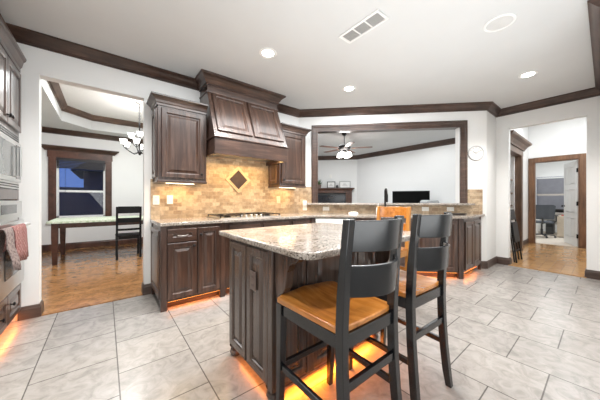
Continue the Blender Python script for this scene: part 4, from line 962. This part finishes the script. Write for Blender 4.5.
for k in range(4):
    a = radians(15 + 90 * k); c, s2 = cos(a), sin(a)
    MB().lathe([(0.025, 0.0), (0.045, -0.03), (0.062, -0.085), (0.066, -0.11), (0.0, -0.10)], 16, (c * 0.125, s2 * 0.125, -0.47)).build('glass_shade', M_fanglass, fn, smooth=True)
    MB().tube([(c * 0.04, s2 * 0.04, -0.455), (c * 0.10, s2 * 0.10, -0.44), (c * 0.125, s2 * 0.125, -0.47)], 0.009, 8).build('lamp_arm', M_iron, fn, smooth=True)
lamp('fan_lamp', 'POINT', (0, 0, -0.62), 14, WARMW, 0.12, parent=fn)

# ------------------------------------------------------------------ hall and office
HX = 8.92
m = MB()
d0, d1, dh = 0.395, 1.195, 2.165
m.box(HX, HX + 0.12, -1.6, d0, 0, 3.35).box(HX, HX + 0.12, d1, 3.0, 0, 3.35).box(HX, HX + 0.12, d0, d1, dh, 3.35)
struct('wall_hall_east', m, M_wall, 'white hall wall with the office doorway')
bx0, bx1, by = 5.93, 7.42, 1.31
m = MB().box(XR + 0.12, bx0, by, by + 0.1, 0, 3.35).box(bx1, HX, by, by + 0.1, 0, 3.35).box(bx0, bx1, by, by + 0.1, 2.24, 3.35)
struct('wall_hall_north', m, M_wall, 'white hall wall around the built-in bookcase')
struct('wall_hall_south', MB().box(XR + 0.12, HX, -0.6, -0.5, 0, 3.35), M_wall, 'hall wall out of view')
struct('wall_office_north', MB().box(HX + 0.12, 12.8, 2.2, 2.3, 0, H), M_wall, 'office side wall')
struct('wall_office_south', MB().box(HX + 0.12, 12.8, -1.5, -1.4, 0, H), M_wall, 'office wall out of view')
m = MB()
oy0_, oy1_, oz0, oz1 = 0.62, 1.62, 0.72, 2.0
m.box(12.6, 12.72, -2.5, oy0_, 0, H).box(12.6, 12.72, oy1_, 3.5, 0, H).box(12.6, 12.72, oy0_, oy1_, 0, oz0).box(12.6, 12.72, oy0_, oy1_, oz1, H)
struct('wall_office_east', m, M_wall, 'far office wall with the blinded window')
m = MB()
for a, b, c, d_ in ((oy0_ - 0.09, oy0_, oz0 - 0.09, oz1 + 0.09), (oy1_, oy1_ + 0.09, oz0 - 0.09, oz1 + 0.09), (oy0_, oy1_, oz1, oz1 + 0.09), (oy0_ - 0.12, oy1_ + 0.12, oz0 - 0.09, oz0)): m.box(12.57, 12.64, a, b, c, d_)
win2 = tag(m.build('window_2', M_white), 'white framed office window with grey blinds', None, None, 'structure')
MB().box(12.66, 12.664, oy0_, oy1_, oz0, oz1).build('pane', M_glass, win2)
MB().box(12.645, 12.675, oy0_, oy1_, 1.36, 1.41).build('meeting_rail', M_white, win2)
bl = thing('window_blind', 'grey slatted blind covering the office window', 'blind', (12.63, (oy0_ + oy1_) / 2, oz0))
MB().box(-0.02, 0.02, -0.49, 0.49, 1.22, 1.27).build('head_rail', M_white, bl)
for a, b, nm in ((0.02, 0.60, 'lower_slats'), (0.66, 1.22, 'upper_slats')):
    m = MB(); k = int((b - a) / 0.04)
    q_ = (b - a) / k
    for i in range(k): m.bar((0, -0.492, a + q_ * (i + 0.5)), (0, 0.492, a + q_ * (i + 0.5)), 0.052, 0.003, ref=(0.45, 0, 0.25))
    m.build(nm, M_blind, bl)
MB().box(-0.015, 0.015, -0.49, 0.49, 0.60, 0.66).build('middle_rail', plain('tan_rail', (0.45, 0.40, 0.36), 0.6), bl)
# door casing
m = MB(); cw = 0.105
m.box(HX - 0.03, HX, d1, d1 + cw, 0, dh + cw).box(HX - 0.03, HX, d0 - cw, d0, 0, dh + cw).box(HX - 0.03, HX, d0, d1, dh, dh + cw)
m.box(HX - 0.015, HX + 0.135, d1 - 0.02, d1, 0, dh).box(HX - 0.015, HX + 0.135, d0, d0 + 0.02, 0, dh).box(HX - 0.015, HX + 0.135, d0, d1, dh - 0.02, dh)
struct('trim_14', m, M_oakcase, 'brown wood casing of the office doorway', bevel=0.003)
# the white door, hinged at d0, swung into the office
dvec = math.atan2(0.276, 0.76)
dr = tag(bpy.data.objects.new('door_1', None), 'white six panel office door standing open', None, None, 'structure'); COL.objects.link(dr)
dr.location = (HX + 0.11, d0 + 0.03, 0.02); dr.rotation_euler = (0, 0, dvec)
MB().box(0, 0.80, -0.018, 0.018, 0, 2.11).build('door_leaf', M_white, dr)
for side in (0.018,):
    for zz, hh in ((0.18, 0.52), (0.80, 0.62), (1.52, 0.48)):
        for xx in (0.09, 0.44):
            door_mesh(0.27, hh, 0.006, 0.02).build('door_panel', M_white, dr, loc=(xx + 0.27, 0.018, zz), rotz=pi, smooth=True, angle=18)
for zz in (0.25, 1.05, 1.87): MB().box(-0.012, 0.025, 0.0, 0.024, zz - 0.05, zz + 0.05).build('hinge', M_iron, dr)
MB().lathe([(0.026, 0), (0.010, 0.012), (0.010, 0.03), (0.028, 0.042), (0.024, 0.062), (0, 0.066)], 14, m=Matrix.Translation((0.74, 0.018, 0.98)) @ Matrix.Rotation(radians(-90), 4, 'X')).build('knob', M_iron, dr, smooth=True)
struct('baseboard_hall', MB().sweep([(bx1 + 0.16, by), (HX, by), (HX, d1 + cw)], base_prof()), M_base, 'dark baseboard of the hall')
struct('baseboard_office', MB().sweep([(12.6, 2.2), (12.6, -1.4)], base_prof(0.12)), M_white, 'white baseboard of the office')
# bookcase
bk = thing('built_in_bookcase', 'tall dark wood bookcase with cornice built into the hall wall', 'bookcase', (bx0, by, 0))
bw_ = bx1 - bx0
M_case = wood('bookcase_wood', (0.09, 0.052, 0.034), (0.15, 0.092, 0.062), (0.21, 0.14, 0.10), 0.4)
MB().box(-0.02, 0.12, -0.13, 0.012, 0, 2.19).build('side_casing', M_case, bk, bevel=0.004)
MB().box(bw_ - 0.10, bw_ + 0.04, -0.13, 0.012, 0, 2.19).build('side_casing', M_case, bk, bevel=0.004)
MB().box(-0.02, bw_ + 0.04, -0.135, 0.0, 2.15, 2.33).build('header', M_case, bk, bevel=0.004)
MB().sweep([(-0.02, 0), (-0.02, -0.135), (bw_ + 0.04, -0.135), (bw_ + 0.04, 0)], [(0, 2.27), (0.02, 2.27), (0.03, 2.30), (0.07, 2.36), (0.12, 2.40), (0.135, 2.43), (0, 2.43)]).build('cornice', M_case, bk)
MB().box(0.0, bw_, 0.36, 0.38, 0, 2.24).box(0, 0.02, 0.012, 0.36, 0, 2.24).box(bw_ - 0.02, bw_, 0.012, 0.36, 0, 2.24).box(0.02, bw_ - 0.02, 0.012, 0.36, 2.20, 2.24).build('white_interior', M_wall, bk)
for z in (0.55, 1.02, 1.30, 1.60): MB().box(0.02, bw_ - 0.02, 0.015, 0.36, z, z + 0.03).build('shelf', M_case, bk)
random.seed(12)
cols = [plain('book_' + n_, c, 0.6) for n_, c in (('black', (0.02, 0.02, 0.022)), ('grey', (0.25, 0.25, 0.26)), ('brown', (0.12, 0.07, 0.05)))]
def book(x, z, w, h, mat, lab):
    b = thing('book', lab, 'book', (bx0 + x, by + 0.05, z), 0, 'books in the hall bookcase')
    MB().box(0, w, 0, 0.004, 0, h).box(0, 0.003, 0, 0.2, 0, h).box(w - 0.003, w, 0, 0.2, 0, h).build('cover', mat, b)
    MB().box(0.003, w - 0.003, 0.006, 0.195, 0.004, h - 0.004).build('pages', M_paper, b)
for k in range(4): book(bw_ - 0.10 - 0.055 * k, 1.33, 0.045, 0.20 + 0.02 * (k % 2), cols[k % 3], ('black', 'grey', 'brown', 'narrow black')[k] + ' book standing on the bookcase shelf above the lantern')
ln = thing('lantern', 'black lantern with a pointed top on a bookcase shelf', 'lantern', (bx1 - 0.14, by + 0.16, 1.05))
MB().box(-0.07, 0.07, -0.07, 0.07, 0, 0.015).build('base', M_iron, ln)
m = MB()
for sx in (-1, 1):
    for sy in (-1, 1): m.box(sx * 0.06 - 0.006, sx * 0.06 + 0.006, sy * 0.06 - 0.006, sy * 0.06 + 0.006, 0.015, 0.15)
m.build('cage', M_iron, ln)
MB().lathe([(0.10, 0.15), (0.06, 0.18), (0.02, 0.21), (0.008, 0.23), (0.0, 0.235)], 4).build('roof', M_iron, ln)
MB().lathe([(0.0, 0.015), (0.025, 0.015), (0.025, 0.09), (0.0, 0.09)], 12).build('candle', M_plate, ln)
# folded black chair leaning against the bookcase
fc2 = thing('folding_chair', 'black folded chair leaning beside the bookcase in the hall', 'chair', (6.10, 1.02, 0.006))
tilt = radians(7)
Mx = Matrix.Translation((0, 0, 0)) @ Matrix.Rotation(-tilt, 4, 'X')
def lean(mb): mb.v = [Mx @ v for v in mb.v]; return mb
for x in (-0.20, 0.24):
    lean(MB().bar((x, 0, 0.0), (x * 0.9, 0.0, 0.86), 0.028, 0.02, ref=(0, 1, 0))).build('leg', M_chairblk, fc2)
    lean(MB().bar((x * 0.82, 0.035, 0.0), (x * 0.82, 0.03, 0.70), 0.026, 0.018, ref=(0, 1, 0))).build('leg', M_chairblk, fc2)
lean(MB().prism(arc_rect(-0.19, 0.215, 0.36, 0.74, 0.05, 4), -0.025, 0.0, 'y')).build('seat', M_chairblk, fc2, bevel=0.005)
lean(MB().prism(arc_rect(-0.20, 0.23, 0.78, 0.98, 0.03, 4), -0.008, 0.014, 'y')).build('backrest', M_chairblk, fc2, bevel=0.004)
lean(MB().bar((-0.19, 0.01, 0.20), (0.22, 0.01, 0.20), 0.018, 0.018)).build('stretcher', M_chairblk, fc2)
# office chair
oc2 = thing('office_chair', 'grey mesh office chair in front of the white desk', 'office chair', (10.58, 1.24, 0.012), radians(-80))
for k in range(5):
    a = 2 * pi * k / 5
    lg2 = MB().bar((0, 0, 0.09), (0.29 * cos(a), 0.29 * sin(a), 0.07), 0.04, 0.025).build('base_spoke', M_slot, oc2)
    MB().lathe([(0.0, -0.015), (0.028, -0.015), (0.03, 0.0), (0.028, 0.015), (0.0, 0.015)], 12, m=Matrix.Translation((0.29 * cos(a), 0.29 * sin(a), 0.03)) @ Matrix.Rotation(radians(90), 4, 'X')).build('caster', M_slot, lg2, smooth=True)
MB().lathe([(0.03, 0.08), (0.03, 0.25), (0.02, 0.25), (0.02, 0.43)], 12).build('gas_lift', M_slot, oc2, smooth=True)
MB().prism(arc_rect(-0.25, 0.25, -0.23, 0.25, 0.08, 5), 0.44, 0.50).build('seat', M_mesh, oc2, bevel=0.02)
rings = []
for i in range(11):
    u = -1 + i / 5; bow = 0.07 * u * u; tp = 1.0 - 0.05 * abs(u) ** 3 * (1 if abs(u) < 0.9 else 1.3)
    rings.append([(u * 0.26, -0.24 + bow, 0.56), (u * 0.26, -0.215 + bow, 0.56), (u * 0.28, -0.30 + bow, tp + 0.04 * u * u), (u * 0.28, -0.325 + bow, tp + 0.04 * u * u)])
MB().loft(rings).build('backrest', M_mesh, oc2, smooth=True)
MB().tube([(0, -0.05, 0.42), (0, -0.27, 0.43), (0, -0.28, 0.62)], 0.022, 8).build('back_support', M_slot, oc2, smooth=True)
for sx in (-1, 1):
    MB().tube([(sx * 0.24, 0.0, 0.45), (sx * 0.31, 0.0, 0.50), (sx * 0.31, 0.0, 0.66)], 0.016, 8).build('arm_post', M_slot, oc2, smooth=True)
    MB().box(sx * 0.31 - 0.04, sx * 0.31 + 0.04, -0.12, 0.14, 0.66, 0.69).build('armrest', M_slot, oc2, bevel=0.012)
# desk, drawers, laptop, red box
dk = thing('office_desk', 'white desk under the blinded office window', 'desk', (11.75, 0.95, 0.012))
MB().box(-0.35, 0.45, -0.75, 0.55, 0.71, 0.74).build('desktop', M_foyer, dk, bevel=0.004)
for x in (-0.30, 0.40):
    for y in (-0.70, 0.50): MB().box(x - 0.025, x + 0.025, y - 0.025, y + 0.025, 0, 0.71).build('leg', M_foyer, dk)
MB().box(0.40, 0.42, -0.68, 0.48, 0.30, 0.70).build('modesty_panel', M_foyer, dk)
fcab = thing('drawer_unit', 'cream drawer unit standing before the white desk', 'drawers', (11.1, 0.78, 0.012))
MB().box(-0.22, 0.22, -0.16, 0.16, 0.02, 0.66).build('body', M_amber, fcab, bevel=0.004)
for k in range(3):
    q = MB().box(-0.232, -0.22, -0.15, 0.15, 0.04 + k * 0.205, 0.235 + k * 0.205).build('drawer', M_amber, fcab, bevel=0.003)
    MB().box(-0.24, -0.232, -0.04, 0.04, 0.135 + k * 0.205, 0.147 + k * 0.205).build('handle', M_nickel, q)
tag(MB().box(-0.10, 0.10, -0.08, 0.08, 0, 0.03).build('notebook', plain('red_cover', (0.45, 0.04, 0.04), 0.5), None, (11.1, 0.78, 0.6725), bevel=0.003), 'small red notebook on the cream drawer unit', 'notebook')
lp = thing('laptop', 'dark laptop lying on the white office desk', 'laptop', (11.65, 0.95, 0.752), radians(100))
MB().box(-0.17, 0.17, -0.12, 0.12, 0, 0.018).build('base', M_slot, lp, bevel=0.003)
MB().box(-0.17, 0.17, 0.0, 0.22, 0.0, 0.008, m=Matrix.Translation((0, 0.12, 0.018)) @ Matrix.Rotation(radians(25), 4, 'X')).build('lid', M_slot, lp)
tw = thing('computer_tower', 'black computer tower on the floor under the white desk', 'computer', (11.85, 1.18, 0.012))
MB().box(-0.22, 0.22, -0.09, 0.09, 0.01, 0.45).build('case', M_slot, tw, bevel=0.005)
MB().box(-0.225, -0.22, -0.07, 0.07, 0.25, 0.42).build('front_panel', M_dkglass, tw)
